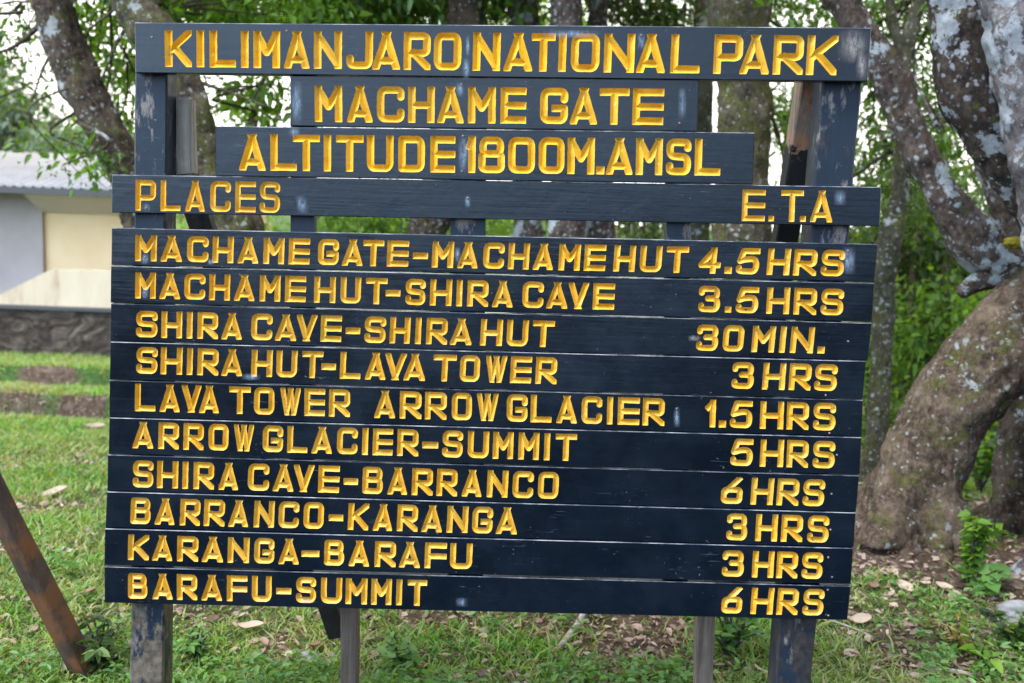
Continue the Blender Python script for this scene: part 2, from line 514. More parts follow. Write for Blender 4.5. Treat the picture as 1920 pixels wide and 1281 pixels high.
#GROUND
# ------------------------------------------------------------------ ground
def grassy(x, y):
    """1 = turf, 0 = bare earth and leaf litter."""
    left = 1 - sstep(-0.75, 0.2, x)
    g = .97 * left + (1 - left) * (.62 - .34 * sstep(.9, 1.7, x))
    n = fbm(x * 1.7, y * 1.7)
    g = g + 2.3 * (n - .48) + .9 * (fbm(x * 6 + 9, y * 6) - .47)
    # earth under and behind the sign, bare edges of the two steps, and a dirt patch by the wall
    g = g - .95 * np.exp(-(((x - .15) / .75) ** 2 + ((y - 4.25) / .42) ** 2))
    wob = 0.5 * (fbm(x * 0.8, x * 0.3 + 4, 3) - .5)
    g = g - left * (1.5 * np.exp(-((y + wob - 9.86) / .10) ** 2) * sstep(.34, .50, fbm(x * 2.2 + 3, y * .7)) * sstep(-5.0, -4.4, x) + .5 * np.exp(-((y + wob * 1.5 - 12.02) / .16) ** 2) * sstep(.42, .56, fbm(x * 1.6 + 11, y * .5)))
    g = g - .9 * np.exp(-(((x + 5.4) / .8) ** 2 + ((y - 11.7) / .8) ** 2))
    g = g - 1.4 * (1 - sstep(1.9, 2.5, y))      # added unseen bare earth around the camera, to darken plank reflections
    g = g - .8 * np.exp(-(((x - 2.0) / .5) ** 2 + ((y - 4.6) / .5) ** 2))
    return np.clip(g, 0, 1)


def axis(lo, a, b, hi, step, ratio):
    c = list(np.arange(a, b + 1e-6, step))
    s = step
    while c[-1] < hi: s *= ratio; c.append(c[-1] + s)
    s = step
    while c[0] > lo: s *= ratio; c.insert(0, c[0] - s)
    return np.array(c)


def build_ground():
    xs = axis(-400, -4.2, 4.2, 400, .06, 1.22)
    ys = axis(-300, 2.4, 12.8, 800, .05, 1.12)
    X, Y = np.meshgrid(xs, ys)
    Z = gz(X, Y)
    v = np.stack([X, Y, Z], -1).reshape(-1, 3)
    ny, nx = X.shape
    i = np.arange((ny - 1) * (nx - 1)); a = (i // (nx - 1)) * nx + i % (nx - 1)
    f = np.stack([a, a + 1, a + nx + 1, a + nx], -1)
    k = N('earth_and_turf')
    at = k.n('Attribute'); at.attribute_name = 'turf'
    c = k.coords('Object')
    soil = k.ramp(k.noise(c, 9, 8, .7), [(.30, (.032, .019, .013)), (.50, (.075, .047, .032)), (.72, (.16, .112, .083))])
    soil = k.mix(k.mask(k.noise(c, 38, 4), .56, .66), soil, (.24, .18, .135))
    pa = k.n('Attribute'); pa.attribute_name = 'path'  # mask of the added dark earth, out of view, that dims plank reflections
    soil = k.mix(pa.outputs['Fac'], soil, k.ramp(k.noise(c, 9, 6, .7), [(.3, (.018, .012, .009)), (.7, (.055, .04, .03))]))
    turf = k.ramp(k.noise(c, 14, 6, .7), [(.3, (.022, .045, .012)), (.55, (.05, .095, .022)), (.75, (.11, .135, .045))])
    fac = k.mask(k.math('ADD', at.outputs['Fac'], k.math('MULTIPLY', k.math('SUBTRACT', k.noise(c, 11, 6, .7), .5), .8)), .30, .62)
    m = k.principled(k.mix(fac, soil, turf), .95, k.bump(k.noise(c, 30, 8, .75), .9, .03), .15)
    o = mesh_obj('ground', v, f, m, smooth=True)
    a = o.data.attributes.new('turf', 'FLOAT', 'POINT')
    a.data.foreach_set('value', grassy(v[:, 0], v[:, 1]).astype(np.float32))
    a = o.data.attributes.new('path', 'FLOAT', 'POINT')  # extent of the unseen dark earth added for a darker plank sheen
    a.data.foreach_set('value', (1 - sstep(1.9, 2.6, v[:, 1])).astype(np.float32))
    tag(o, kind='structure')


build_ground()


# ------------------------------------------------------------------ leaves and blades
def leaf_mesh(pos, dirs, size, width=.45, fold=.25, droop=.2, roll=None):
    """Many folded ovate leaves: six corners, two quads each."""
    n = len(pos)
    d = dirs / np.linalg.norm(dirs, axis=1)[:, None]
    ref = rng.normal(size=(n, 3)) * .55 + np.array([0, 0, 1.0]) if roll is None else roll
    s = np.cross(d, ref); s /= np.linalg.norm(s, axis=1)[:, None] + 1e-9
    u = np.cross(s, d)
    L = (size * np.ones(n))[:, None]
    wv = L * width * (0.8 + .4 * rng.random((n, 1))) * .5
    dz = np.array([0, 0, -1.0])
    p0 = pos
    l1 = pos + d * L * .30 + s * wv * .95 + u * L * fold * .3
    l2 = pos + d * L * .68 + s * wv * .75 + u * L * fold * .2 + dz * L * droop * .4
    tp = pos + d * L + dz * L * droop
    r2 = pos + d * L * .68 - s * wv * .75 + u * L * fold * .2 + dz * L * droop * .4
    r1 = pos + d * L * .30 - s * wv * .95 + u * L * fold * .3
    v = np.stack([p0, l1, l2, tp, r2, r1], 1).reshape(-1, 3)
    b = np.arange(n)[:, None] * 6
    f = np.concatenate([b + np.array([[0, 1, 2, 3]]), b + np.array([[3, 4, 5, 0]])], 0)
    return v, f


def cloud(center, radii, n, clump=.16, per=38, shell=.35):
    """Leaf positions gathered in sprays inside an ellipsoid, thinner towards its outside."""
    nc = max(1, n // per)
    d = rng.normal(size=(nc, 3)); d /= np.linalg.norm(d, axis=1)[:, None]
    r = rng.random(nc) ** shell
    cc = d * r[:, None] * np.asarray(radii)
    idx = rng.integers(0, nc, n)
    sp = rng.normal(size=(n, 3)) * clump * np.array([1.2, 1.2, .6])
    return np.asarray(center) + cc[idx] + sp, cc[idx] + sp * 3


def leaf_cloud(clouds, size, width=.45, clump=.16, per=38):
    ps, ds = [], []
    for c, r, n in clouds:
        p, o = cloud(c, r, n, clump, per)
        ps.append(p)
        dd = rng.normal(size=(n, 3)) * .8 + o / (np.linalg.norm(o, axis=1)[:, None] + 1e-6) * .7 + np.array([0, 0, -.35])
        ds.append(dd)
    p = np.concatenate(ps); d = np.concatenate(ds)
    return leaf_mesh(p, d, size * (0.45 + 1.1 * rng.random(len(p)) ** 1.3), width)


def clouds_px(lst):
    """(px, py, rx, ry, depth, depth radius, n): clumps given where they are seen."""
    out = []
    for px, py, rx, ry, d, dr, n in lst:
        out.append((W(px, py, d), (rx * d / FPX, dr, ry * d / FPX), n))
    return out


# ------------------------------------------------------------------ tree trunks
def spline(pts, n):
    pts = np.asarray(pts, float)
    p = np.vstack([2 * pts[0] - pts[1], pts, 2 * pts[-1] - pts[-2]])
    out = []
    segs = len(pts) - 1
    for i in range(segs):
        a, b, c, d = p[i:i + 4]
        for t in np.linspace(0, 1, n, endpoint=(i == segs - 1)):
            out.append(.5 * (2 * b + (c - a) * t + (2 * a - 5 * b + 4 * c - d) * t * t + (3 * b - a - 3 * c + d) * t ** 3))
    return np.array(out)


def tube(path, rad, ring=18, lump=.12, flare=None, seed=0, cap=True, rough=0.0):
    """A tapering limb: rings along path, lumpy like a real trunk."""
    n = len(path)
    tg = np.gradient(path, axis=0); tg /= np.linalg.norm(tg, axis=1)[:, None]
    ref = np.array([0.3, 1.0, .1]); s = np.cross(tg, ref); s /= np.linalg.norm(s, axis=1)[:, None]
    u = np.cross(s, tg)
    a = np.linspace(0, 2 * np.pi, ring, endpoint=False)
    ln = np.concatenate([[0], np.cumsum(np.linalg.norm(np.diff(path, axis=0), axis=1))])
    A, L = np.meshgrid(a, ln)
    rr = rad[:, None] * (1 + lump * 2 * (fbm(np.cos(A) * 1.6 + 20 + seed, L / max(rad.mean(), .02) * .30 + np.sin(A) * 1.6 + 9) - .47)
                         + lump * .8 * (fbm(np.cos(A) * 4 + 50 + seed, L / max(rad.mean(), .02) * .9 + np.sin(A) * 4) - .47))
    if rough:
        ca, sa = np.cos(A) * rad[:, None], np.sin(A) * rad[:, None]
        for fq, am in ((7, .022), (19, .014), (48, .0075)):
            rr = rr + am * rough * 2 * (fbm(ca * fq + 20 + seed, L * fq * .8, 2) + fbm(sa * fq + 70, L * fq * .8 + 30 + seed, 2) - .75)
        rb = np.random.default_rng(seed + 90)
        for _ in range(int(3 + ln[-1] * 1.6)):
            a0, l0 = rb.random() * 2 * np.pi, rb.random() * ln[-1]; sz = rad.mean() * (.3 + .5 * rb.random())
            da = np.angle(np.exp(1j * (A - a0))) * rad[:, None]
            rr = rr + rad.mean() * rb.uniform(.03, .15) * np.exp(-(da ** 2 + (L - l0) ** 2) / sz ** 2)
    if flare is not None:
        rr = rr * (1 + flare[:, None] * (.45 + .55 * np.cos(A * 4 + seed + 2 * fbm(A * 0 + seed, L * 3))))
    v = path[:, None, :] + rr[..., None] * (np.cos(A)[..., None] * s[:, None, :] + np.sin(A)[..., None] * u[:, None, :])
    v = v.reshape(-1, 3)
    i = np.arange((n - 1) * ring); r0 = i // ring; c0 = i % ring
    f = np.stack([r0 * ring + c0, r0 * ring + (c0 + 1) % ring, (r0 + 1) * ring + (c0 + 1) % ring, (r0 + 1) * ring + c0], -1).tolist()
    if cap:
        f.append(list(range(ring))[::-1]); f.append(list(range((n - 1) * ring, n * ring)))
    return v, f


def trunk_px(pts, d, ring=20, lump=.12, sub=7, seed=0, root=True):
    """pts: (px, py, width px[, depth]) from the top down; runs on into the ground at its last point."""
    P3 = np.array([W(p[0], p[1], p[3] if len(p) > 3 else d) for p in pts])
    rd = np.array([p[2] * (p[3] if len(p) > 3 else d) / FPX / 2 for p in pts])
    fl = None
    if root:
        e = P3[-1]; g = float(gz(e[0], e[1]))
        if e[2] > g:
            P3 = np.vstack([P3, [e[0] + (e[0] - P3[-2][0]) * .3, e[1], g + .10], [e[0] + (e[0] - P3[-2][0]) * .35, e[1], g - .15]])
            rd = np.concatenate([rd, [rd[-1] * 1.12, rd[-1] * 1.35]])
    q = spline(np.c_[P3, rd], 24)
    ln = np.concatenate([[0], np.cumsum(np.linalg.norm(np.diff(q[:, :3], axis=0), axis=1))])
    step = .020 * max(d, 4.5) / 4.8
    m = int(ln[-1] / step) + 2
    q = np.stack([np.interp(np.linspace(0, ln[-1], m), ln, q[:, j]) for j in range(4)], -1)
    ring = int(np.clip(2 * np.pi * rd.max() / step, 12, 84))
    if root:
        h = q[:, 2] - gz(q[:, 0], q[:, 1])
        fl = .95 * np.clip(1 - h / .40, 0, 1) ** 2
    return tube(q[:, :3], np.clip(q[:, 3], .004, None), ring, lump, fl, seed, rough=min(1.0, rd.mean() / .16)), q[-1, :3]


def twigs(cl, starts, seed):
    """Thin branches from the trunk out into the foliage."""
    r = np.random.default_rng(seed + 400)
    vs, fs, k = [], [], 0
    for c, rad, n in cl:
        st = starts[np.argmin(np.linalg.norm(starts - c, axis=1))]
        for _ in range(int(np.clip(n / 90, 3, 14))):
            e = c + r.normal(size=3) * np.array(rad) * .6
            b0 = st + (c - st) * r.uniform(.0, .7) + r.normal(size=3) * np.array(rad) * .12
            mid = (b0 + e) / 2 + r.normal(size=3) * .12 + np.array([0, 0, .08])
            th = r.uniform(.006, .016)
            q = spline([np.r_[b0, th], np.r_[mid, th * .7], np.r_[e, th * .25]], 7)
            v, f = tube(q[:, :3], q[:, 3], 5, .1, cap=False)
            vs.append(v); fs.append(np.array(f) + k); k += len(v)
    return np.vstack(vs), np.concatenate(fs)


def make_tree(label, bark, pts, d, leaf=None, clouds=(), leaf_size=.07, limbs=(), lump=.12, seed=0, extra=(), width=.45, clump=.16, name='tree', per=38):
    (v, f), base = trunk_px(pts, d, seed=seed, lump=lump)
    base = np.array([base[0], base[1], float(gz(base[0], base[1]))])
    t = empty(name, base, label, 'tree')
    mesh_obj('trunk', v, f, M[bark], t, base, smooth=True)
    for lp in limbs:
        (v, f), _ = trunk_px(lp, d, ring=12, lump=lump, root=False, seed=seed + 3)
        mesh_obj('limb', v, f, M[bark], t, base, smooth=True)
    cl = clouds_px(clouds)
    if cl:
        v, f = leaf_cloud(cl, leaf_size, width, clump, per)
        tv, tf = twigs(cl, np.array([W(p[0], p[1], d) for p in pts[:max(3, len(pts) // 2)]]), seed)
        f = np.concatenate([f, tf + len(v)]); mi = np.r_[np.zeros(len(f) - len(tf), int), np.ones(len(tf), int)]
        mesh_obj('crown', np.vstack([v, tv]), f, [M[leaf], M[bark]], t, base, midx=mi)
    return t
#TREES
# ------------------------------------------------------------------ trees
make_tree('leaning brown tree with white lichen down one side, rising over the building roof', 'bark_brown',
          [(60, -420, 60), (78, -160, 68), (98, 0, 72), (140, 130, 72), (196, 240, 68), (240, 330, 74), (272, 430, 84), (292, 560, 100), (300, 720, 110)], 7.0,
          'leaf_mid', [(10, 60, 90, 80, 7.9, .5, 560), (120, 60, 80, 70, 8.0, .5, 330), (90, -110, 190, 90, 7.9, .9, 1900), (20, 160, 60, 50, 7.7, .4, 200), (145, 270, 26, 40, 6.75, .15, 130), (170, 315, 24, 30, 6.7, .15, 110)], .055, seed=1, clump=.13,
          limbs=[[(90, 30, 16), (50, 70, 10), (10, 95, 7), (-40, 100, 4)], [(120, 80, 10), (85, 120, 6), (60, 190, 4)], [(205, 250, 9), (180, 265, 6), (150, 290, 4)]])
make_tree('dark leaning tree right behind the upper corner of the sign next to the grey block', 'bark_mossy',
          [(170, -380, 70), (205, -160, 80), (250, 0, 84), (300, 80, 78), (345, 170, 76), (372, 260, 74), (392, 335, 80), (440, 425, 98), (462, 560, 105), (470, 720, 112)], 6.3,
          'leaf_bright', [(215, 90, 50, 110, 8.4, .5, 900), (220, 250, 40, 60, 8.4, .4, 260), (330, 30, 90, 40, 7.6, .5, 700), (480, 20, 130, 55, 7.4, .6, 1300), (330, -170, 330, 110, 7.4, 1.2, 3600), (430, 195, 60, 40, 7.4, .4, 170), (520, 180, 50, 50, 7.6, .4, 200)], .085, seed=2, clump=.15,
          limbs=[[(255, 0, 30), (330, -60, 20), (440, -80, 10), (520, -60, 6)], [(262, 30, 12), (225, 70, 8), (190, 150, 5)], [(330, 140, 10), (420, 170, 7), (500, 200, 4)]])
make_tree('brown trunk behind the sign just above the J of the title line', 'bark_brown',
          [(890, -400, 56), (882, -150, 62), (875, 0, 66), (858, 160, 66), (820, 380, 68), (802, 440, 70), (780, 640, 76)], 8.0,
          'leaf_mid', [(690, 20, 150, 50, 8.6, .8, 3200), (780, -120, 280, 120, 8.2, 1.5, 4500), (700, 420, 90, 40, 9.0, .5, 500)], .085, seed=3)
make_tree('slim pale trunk showing above the sign over the N of NATIONAL', 'bark_lichen',
          [(955, -380, 46), (965, -150, 48), (980, 0, 52), (986, 60, 52), (992, 250, 54), (990, 430, 56), (1000, 640, 62)], 8.4,
          'leaf_bright', [(930, 20, 60, 45, 9.2, .6, 700), (960, -140, 220, 110, 8.8, 1.2, 3500), (920, 425, 60, 25, 9.2, .5, 300)], .08, seed=4)
make_tree('stout lichen spotted trunk showing above the sign over the T of NATIONAL', 'bark_lichen',
          [(1072, -380, 52), (1066, -150, 58), (1062, 0, 60), (1062, 160, 62), (1064, 430, 66), (1060, 640, 74)], 7.6,
          'leaf_mid', [(1060, -150, 240, 110, 8.0, 1.2, 3500)], .075, seed=5)
make_tree('narrow lichen trunk tight beside the stouter one above the sign over the I of NATIONAL', 'bark_lichen',
          [(1118, -380, 36), (1122, -150, 38), (1122, 0, 38), (1120, 160, 40), (1122, 430, 62), (1128, 640, 60)], 8.0,
          'leaf_dark', [(1220, 25, 110, 40, 9.0, .8, 1300), (1180, -120, 200, 90, 8.5, 1.2, 2600), (1200, 425, 80, 28, 9.2, .6, 420)], .07, seed=6)
make_tree('thick mossy upright trunk in the gap beside the ALTITUDE plank', 'bark_mossy',
          [(1368, -380, 120), (1372, -150, 118), (1380, 0, 116), (1392, 120, 98), (1396, 230, 96), (1394, 330, 98), (1388, 430, 106), (1380, 640, 118)], 6.6,
          'leaf_mid', [(1350, -200, 260, 110, 7.0, 1.2, 3600), (1470, 30, 90, 60, 8.5, .5, 900), (1470, 230, 45, 90, 9.5, .6, 800)], .06, seed=7, limbs=[[(1402, 20, 40), (1440, -60, 26), (1500, -150, 14)]])
make_tree('thin mossy stem beside the thick mossy trunk, past the MACHAME GATE plank', 'bark_thin',
          [(1322, -380, 30), (1320, -100, 32), (1318, 100, 36), (1314, 240, 40), (1310, 430, 42), (1305, 640, 46)], 9.0,
          'leaf_dark', [(1300, -160, 160, 90, 9.4, 1.0, 1500)], .075, seed=8)
make_tree('slender olive green trunk forking high up, beside the right edge of the sign', 'bark_thin',
          [(1740, -160, 22), (1722, 0, 24), (1696, 110, 26), (1690, 250, 28), (1684, 380, 36), (1662, 480, 42), (1655, 620, 40), (1648, 760, 40), (1640, 860, 48)], 7.0,
          'leaf_mid', [(1650, 20, 130, 60, 8.2, .8, 1500), (1650, 160, 70, 100, 8.6, .6, 500), (1740, 90, 80, 120, 8.4, .8, 900), (1690, 330, 80, 100, 8.8, .8, 1100), (1735, 230, 60, 110, 8.3, .6, 520), (1640, 300, 40, 90, 8.2, .5, 380)], .06, seed=9,
          limbs=[[(1696, 115, 22), (1672, 30, 18), (1664, -80, 12)], [(1674, 440, 16), (1702, 330, 12), (1716, 200, 9), (1712, 60, 6)]])
# the crooked group at the right
make_tree('leaning limb spotted with white lichen, ending in a cut stub over the gnarled trunk', 'bark_lichen',
          [(1470, -300, 56), (1560, -60, 60), (1608, 50, 62), (1668, 140, 64), (1700, 230, 62), (1745, 320, 62), (1790, 400, 68), (1842, 470, 84), (1905, 505, 110), (1990, 560, 140), (2080, 700, 160)], 5.0,
          'leaf_mid', [(1600, -130, 160, 90, 5.6, .6, 1400), (1800, 250, 70, 70, 7.0, .5, 500)], .055, seed=10,
          limbs=[[(1880, 500, 80), (1850, 520, 50), (1822, 536, 34), (1799, 552, 22)]])
make_tree('dark trunk blotched with white lichen, slanting down past the edge of the photograph', 'bark_dark',
          [(1760, -300, 92), (1780, -120, 96), (1796, 20, 98), (1806, 100, 104), (1824, 180, 112), (1862, 250, 92), (1905, 330, 88), (1960, 410, 92), (2010, 560, 100), (2050, 800, 120)], 4.6,
          'leaf_mid', [(1790, -160, 140, 90, 5.4, .6, 1200)], .05, seed=11, lump=.16)
make_tree('palest trunk, almost wholly white with lichen, in the top corner beside the dark blotched trunk', 'bark_white',
          [(1880, -300, 110), (1890, -100, 112), (1905, 60, 112), (1925, 160, 108), (1950, 280, 104), (1985, 420, 110), (2030, 600, 116), (2050, 800, 130)], 4.3,
          'leaf_mid', [(1950, -180, 160, 90, 5.0, .6, 1200)], .05, seed=12)
make_tree('lichen speckled limb behind the dark blotched trunk, sloping down above the yellow moss', 'bark_lichen',
          [(1800, 60, 40), (1826, 170, 46), (1852, 280, 52), (1876, 360, 54), (1908, 440, 60), (1960, 540, 66), (2000, 780, 80)], 5.6,
          seed=13)
make_tree('massive gnarled trunk bending up from the leaf litter and out of the photograph', 'bark_gnarled',
          [(2620, -420, 60), (2500, -120, 84), (2400, 90, 100), (2290, 260, 120), (2180, 380, 136), (2070, 462, 146), (1968, 560, 152), (1886, 643, 156), (1814, 722, 158), (1762, 803, 154), (1726, 890, 152), (1708, 960, 154), (1700, 1005, 160)], 4.8,
          'leaf_mid', [(2560, -280, 320, 260, 5.4, .9, 3200), (2350, -60, 160, 120, 5.6, .6, 900)], .06, seed=14, lump=.10,
          limbs=[[(2400, 90, 70), (2300, -90, 46), (2230, -300, 24)], [(2500, -120, 60), (2600, -150, 40), (2760, -220, 20)]])
make_tree('dim brown trunk behind the gnarled one, at the edge with low plants between them', 'bark_brown',
          [(2000, 380, 80), (1960, 560, 84), (1935, 720, 86), (1916, 840, 90), (1910, 950, 100)], 5.6, seed=15)
make_tree('thin grey trunk far back in the wood between the olive trunk and the gnarled trunk', 'bark_thin',
          [(1762, 200, 14), (1768, 400, 15), (1772, 560, 16), (1776, 640, 16)], 11.0, 'leaf_bright', [(1760, 560, 80, 90, 11.5, .8, 1500), (1730, 480, 70, 80, 11.5, .8, 800)], .085, seed=16)

gt = [o for o in COL.objects if o.get('label', '').startswith('massive gnarled')][0]
gb = np.array(gt.location)
for pts in ([(1735, 965, .06, .085), (1752, 1010, .03, .065), (1764, 1040, .0, .05), (1772, 1066, -.04, .035)],
            [(1660, 950, .05, .075), (1632, 985, .02, .06), (1606, 1005, -.01, .045), (1580, 1020, -.05, .03)],
            [(1700, 985, .04, .07), (1706, 1022, .0, .055), (1700, 1050, -.05, .03)]):
    P3 = []
    for px, py, lift, r in pts:
        q0 = ray(np.array(float(px)), np.array(float(py))); t_ = np.linspace(1.5, 12, 4000); pp = CAMO + q0[None] * t_[:, None]
        g0 = pp[np.argmax(pp[:, 2] < gz(pp[:, 0], pp[:, 1]) + .0)]; P3.append([g0[0], g0[1], g0[2] + lift, r])
    q0 = spline(P3, 12); v, f = tube(q0[:, :3], q0[:, 3], 18, .22, seed=len(P3) + int(pts[0][0]), rough=.6)
    mesh_obj('root', v, f, M['bark_gnarled'], gt, gb, smooth=True)
lt = [o for o in COL.objects if o.get('label', '').startswith('leaning limb spotted')][0]
mc = W(1912, 456, 4.72); bm = bmesh.new(); bmesh.ops.create_icosphere(bm, subdivisions=4, radius=1)
for v_ in bm.verts:
    n_ = 1 + .5 * (float(fbm(np.array(v_.co.x * 3 + 4), np.array(v_.co.y * 3 + v_.co.z * 4))) - .47)
    v_.co = Vector(mc) + Vector((v_.co.x * .075 * n_, v_.co.y * .05 * n_, v_.co.z * .030 * n_))
k = N('yellow_moss'); k.principled(k.ramp(k.noise(k.coords('Object'), 30, 5), [(.3, (.10, .085, .008)), (.7, (.36, .27, .03))]), .95, k.bump(k.noise(k.coords('Object'), 90, 4), 1, .01), .1)
bm_obj('moss', bm, k.m, lt, tuple(lt.location), True)

# trees farther back that close the view: each its own trunk and crown
FARTREES = [
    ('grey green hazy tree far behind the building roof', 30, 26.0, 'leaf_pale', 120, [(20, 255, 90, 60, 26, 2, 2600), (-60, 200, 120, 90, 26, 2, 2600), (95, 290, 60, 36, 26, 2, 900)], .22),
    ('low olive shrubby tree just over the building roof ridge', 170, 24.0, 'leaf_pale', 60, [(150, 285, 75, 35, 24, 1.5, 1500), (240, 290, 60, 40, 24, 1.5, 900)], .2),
    ('leafy tree far back seen in the opening beside the grey block', 470, 13.0, 'leaf_bright', 60, [(450, 215, 90, 60, 13, 1, 300), (430, 425, 120, 50, 13, 1, 900), (520, 60, 130, 90, 13, 1.2, 1600)], .11),
    ('leafy tree far back seen under the PLACES plank', 720, 14.0, 'leaf_bright', 70, [(720, 430, 150, 60, 14, 1.2, 1500), (650, 20, 150, 60, 14, 1.2, 1200)], .12),
    ('bushy tree far back seen between the lichen trunks under the PLACES plank', 1010, 15.0, 'leaf_bright', 70, [(960, 430, 130, 60, 15, 1.2, 1200), (1000, 10, 120, 60, 15, 1.2, 700)], .12),
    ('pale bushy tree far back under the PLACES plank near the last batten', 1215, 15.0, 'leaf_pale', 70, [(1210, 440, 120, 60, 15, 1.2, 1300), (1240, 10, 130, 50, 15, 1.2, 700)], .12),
    ('fine leaved tree far back seen between the thick mossy trunk and the leaning stay', 1475, 12.0, 'leaf_mid', 46, [(1475, 240, 46, 110, 12, 1, 1000), (1480, 20, 100, 60, 12, 1, 900), (1490, 430, 70, 40, 12, 1, 500)], .075),
    ('dark green tree filling the wood behind the slender olive trunk', 1710, 10.0, 'leaf_dark', 40, [(1700, 480, 100, 100, 10.5, .8, 3200), (1760, 340, 110, 90, 11, .8, 1000), (1640, 360, 60, 110, 10.5, .8, 800), (1850, 450, 110, 80, 11, .8, 2200), (1660, 200, 70, 90, 10.5, .8, 500)], .085),
    ('bright green tree low in the wood above the bend of the gnarled trunk', 1740, 9.4, 'leaf_bright', 30, [(1745, 620, 60, 50, 9.4, .5, 800), (1700, 730, 40, 80, 9.4, .5, 900), (1790, 560, 50, 40, 9.4, .5, 400), (1690, 600, 30, 50, 9.4, .4, 260)], .085),
    ('broad dark tree standing deep in the wood beyond the gnarled trunk', 2150, 11.0, 'leaf_dark', 70, [(2150, 430, 200, 170, 11, 1.2, 2600), (2060, 640, 120, 120, 11, 1, 1400), (2280, 620, 140, 130, 11, 1, 1400)], .10),
    ('dark tree deep in the wood behind everything at the right edge', 1830, 16.0, 'leaf_dark', 50, [(1800, 640, 260, 120, 16, 1.2, 4200), (1760, 500, 260, 100, 16.5, 1.2, 5200), (1680, 600, 90, 140, 15.5, 1, 2000)], .15),
]
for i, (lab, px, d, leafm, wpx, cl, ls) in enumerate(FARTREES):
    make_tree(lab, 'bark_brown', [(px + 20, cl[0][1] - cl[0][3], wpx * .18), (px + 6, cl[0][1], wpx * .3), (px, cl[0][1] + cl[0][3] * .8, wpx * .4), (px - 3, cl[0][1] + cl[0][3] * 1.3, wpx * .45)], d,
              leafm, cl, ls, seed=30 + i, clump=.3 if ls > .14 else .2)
# the far-off wood that closes the view all round, one mass
def woods():
    ps, ds = [], []
    r = np.random.default_rng(77)
    for k in range(165):
        x = r.uniform(-8, 26) if k < 118 else r.uniform(-30, -13)
        y = r.uniform(20, 30) if x > 0 or x < -12 else r.uniform(25, 30)
        zb = float(gz(x, y)); h = r.uniform(1.6, 3.4) if x < 9 else r.uniform(2.5, 6)
        p, o = cloud((x, y, zb + h * .5), (r.uniform(1.1, 1.9), 1.2, h * .55), 330, .32, 26)
        ps.append(p); ds.append(rng.normal(size=(330, 3)) * .8 + np.array([0, -.3, -.3]))
    p = np.concatenate(ps); v, f = leaf_mesh(p, np.concatenate(ds), .20 * (.5 + rng.random(len(p))), .5)
    tag(mesh_obj('woods', v, f, M['leaf_mid']), 'green wood far off behind the trees, reading as one mass', 'woods', kind='stuff')


woods()
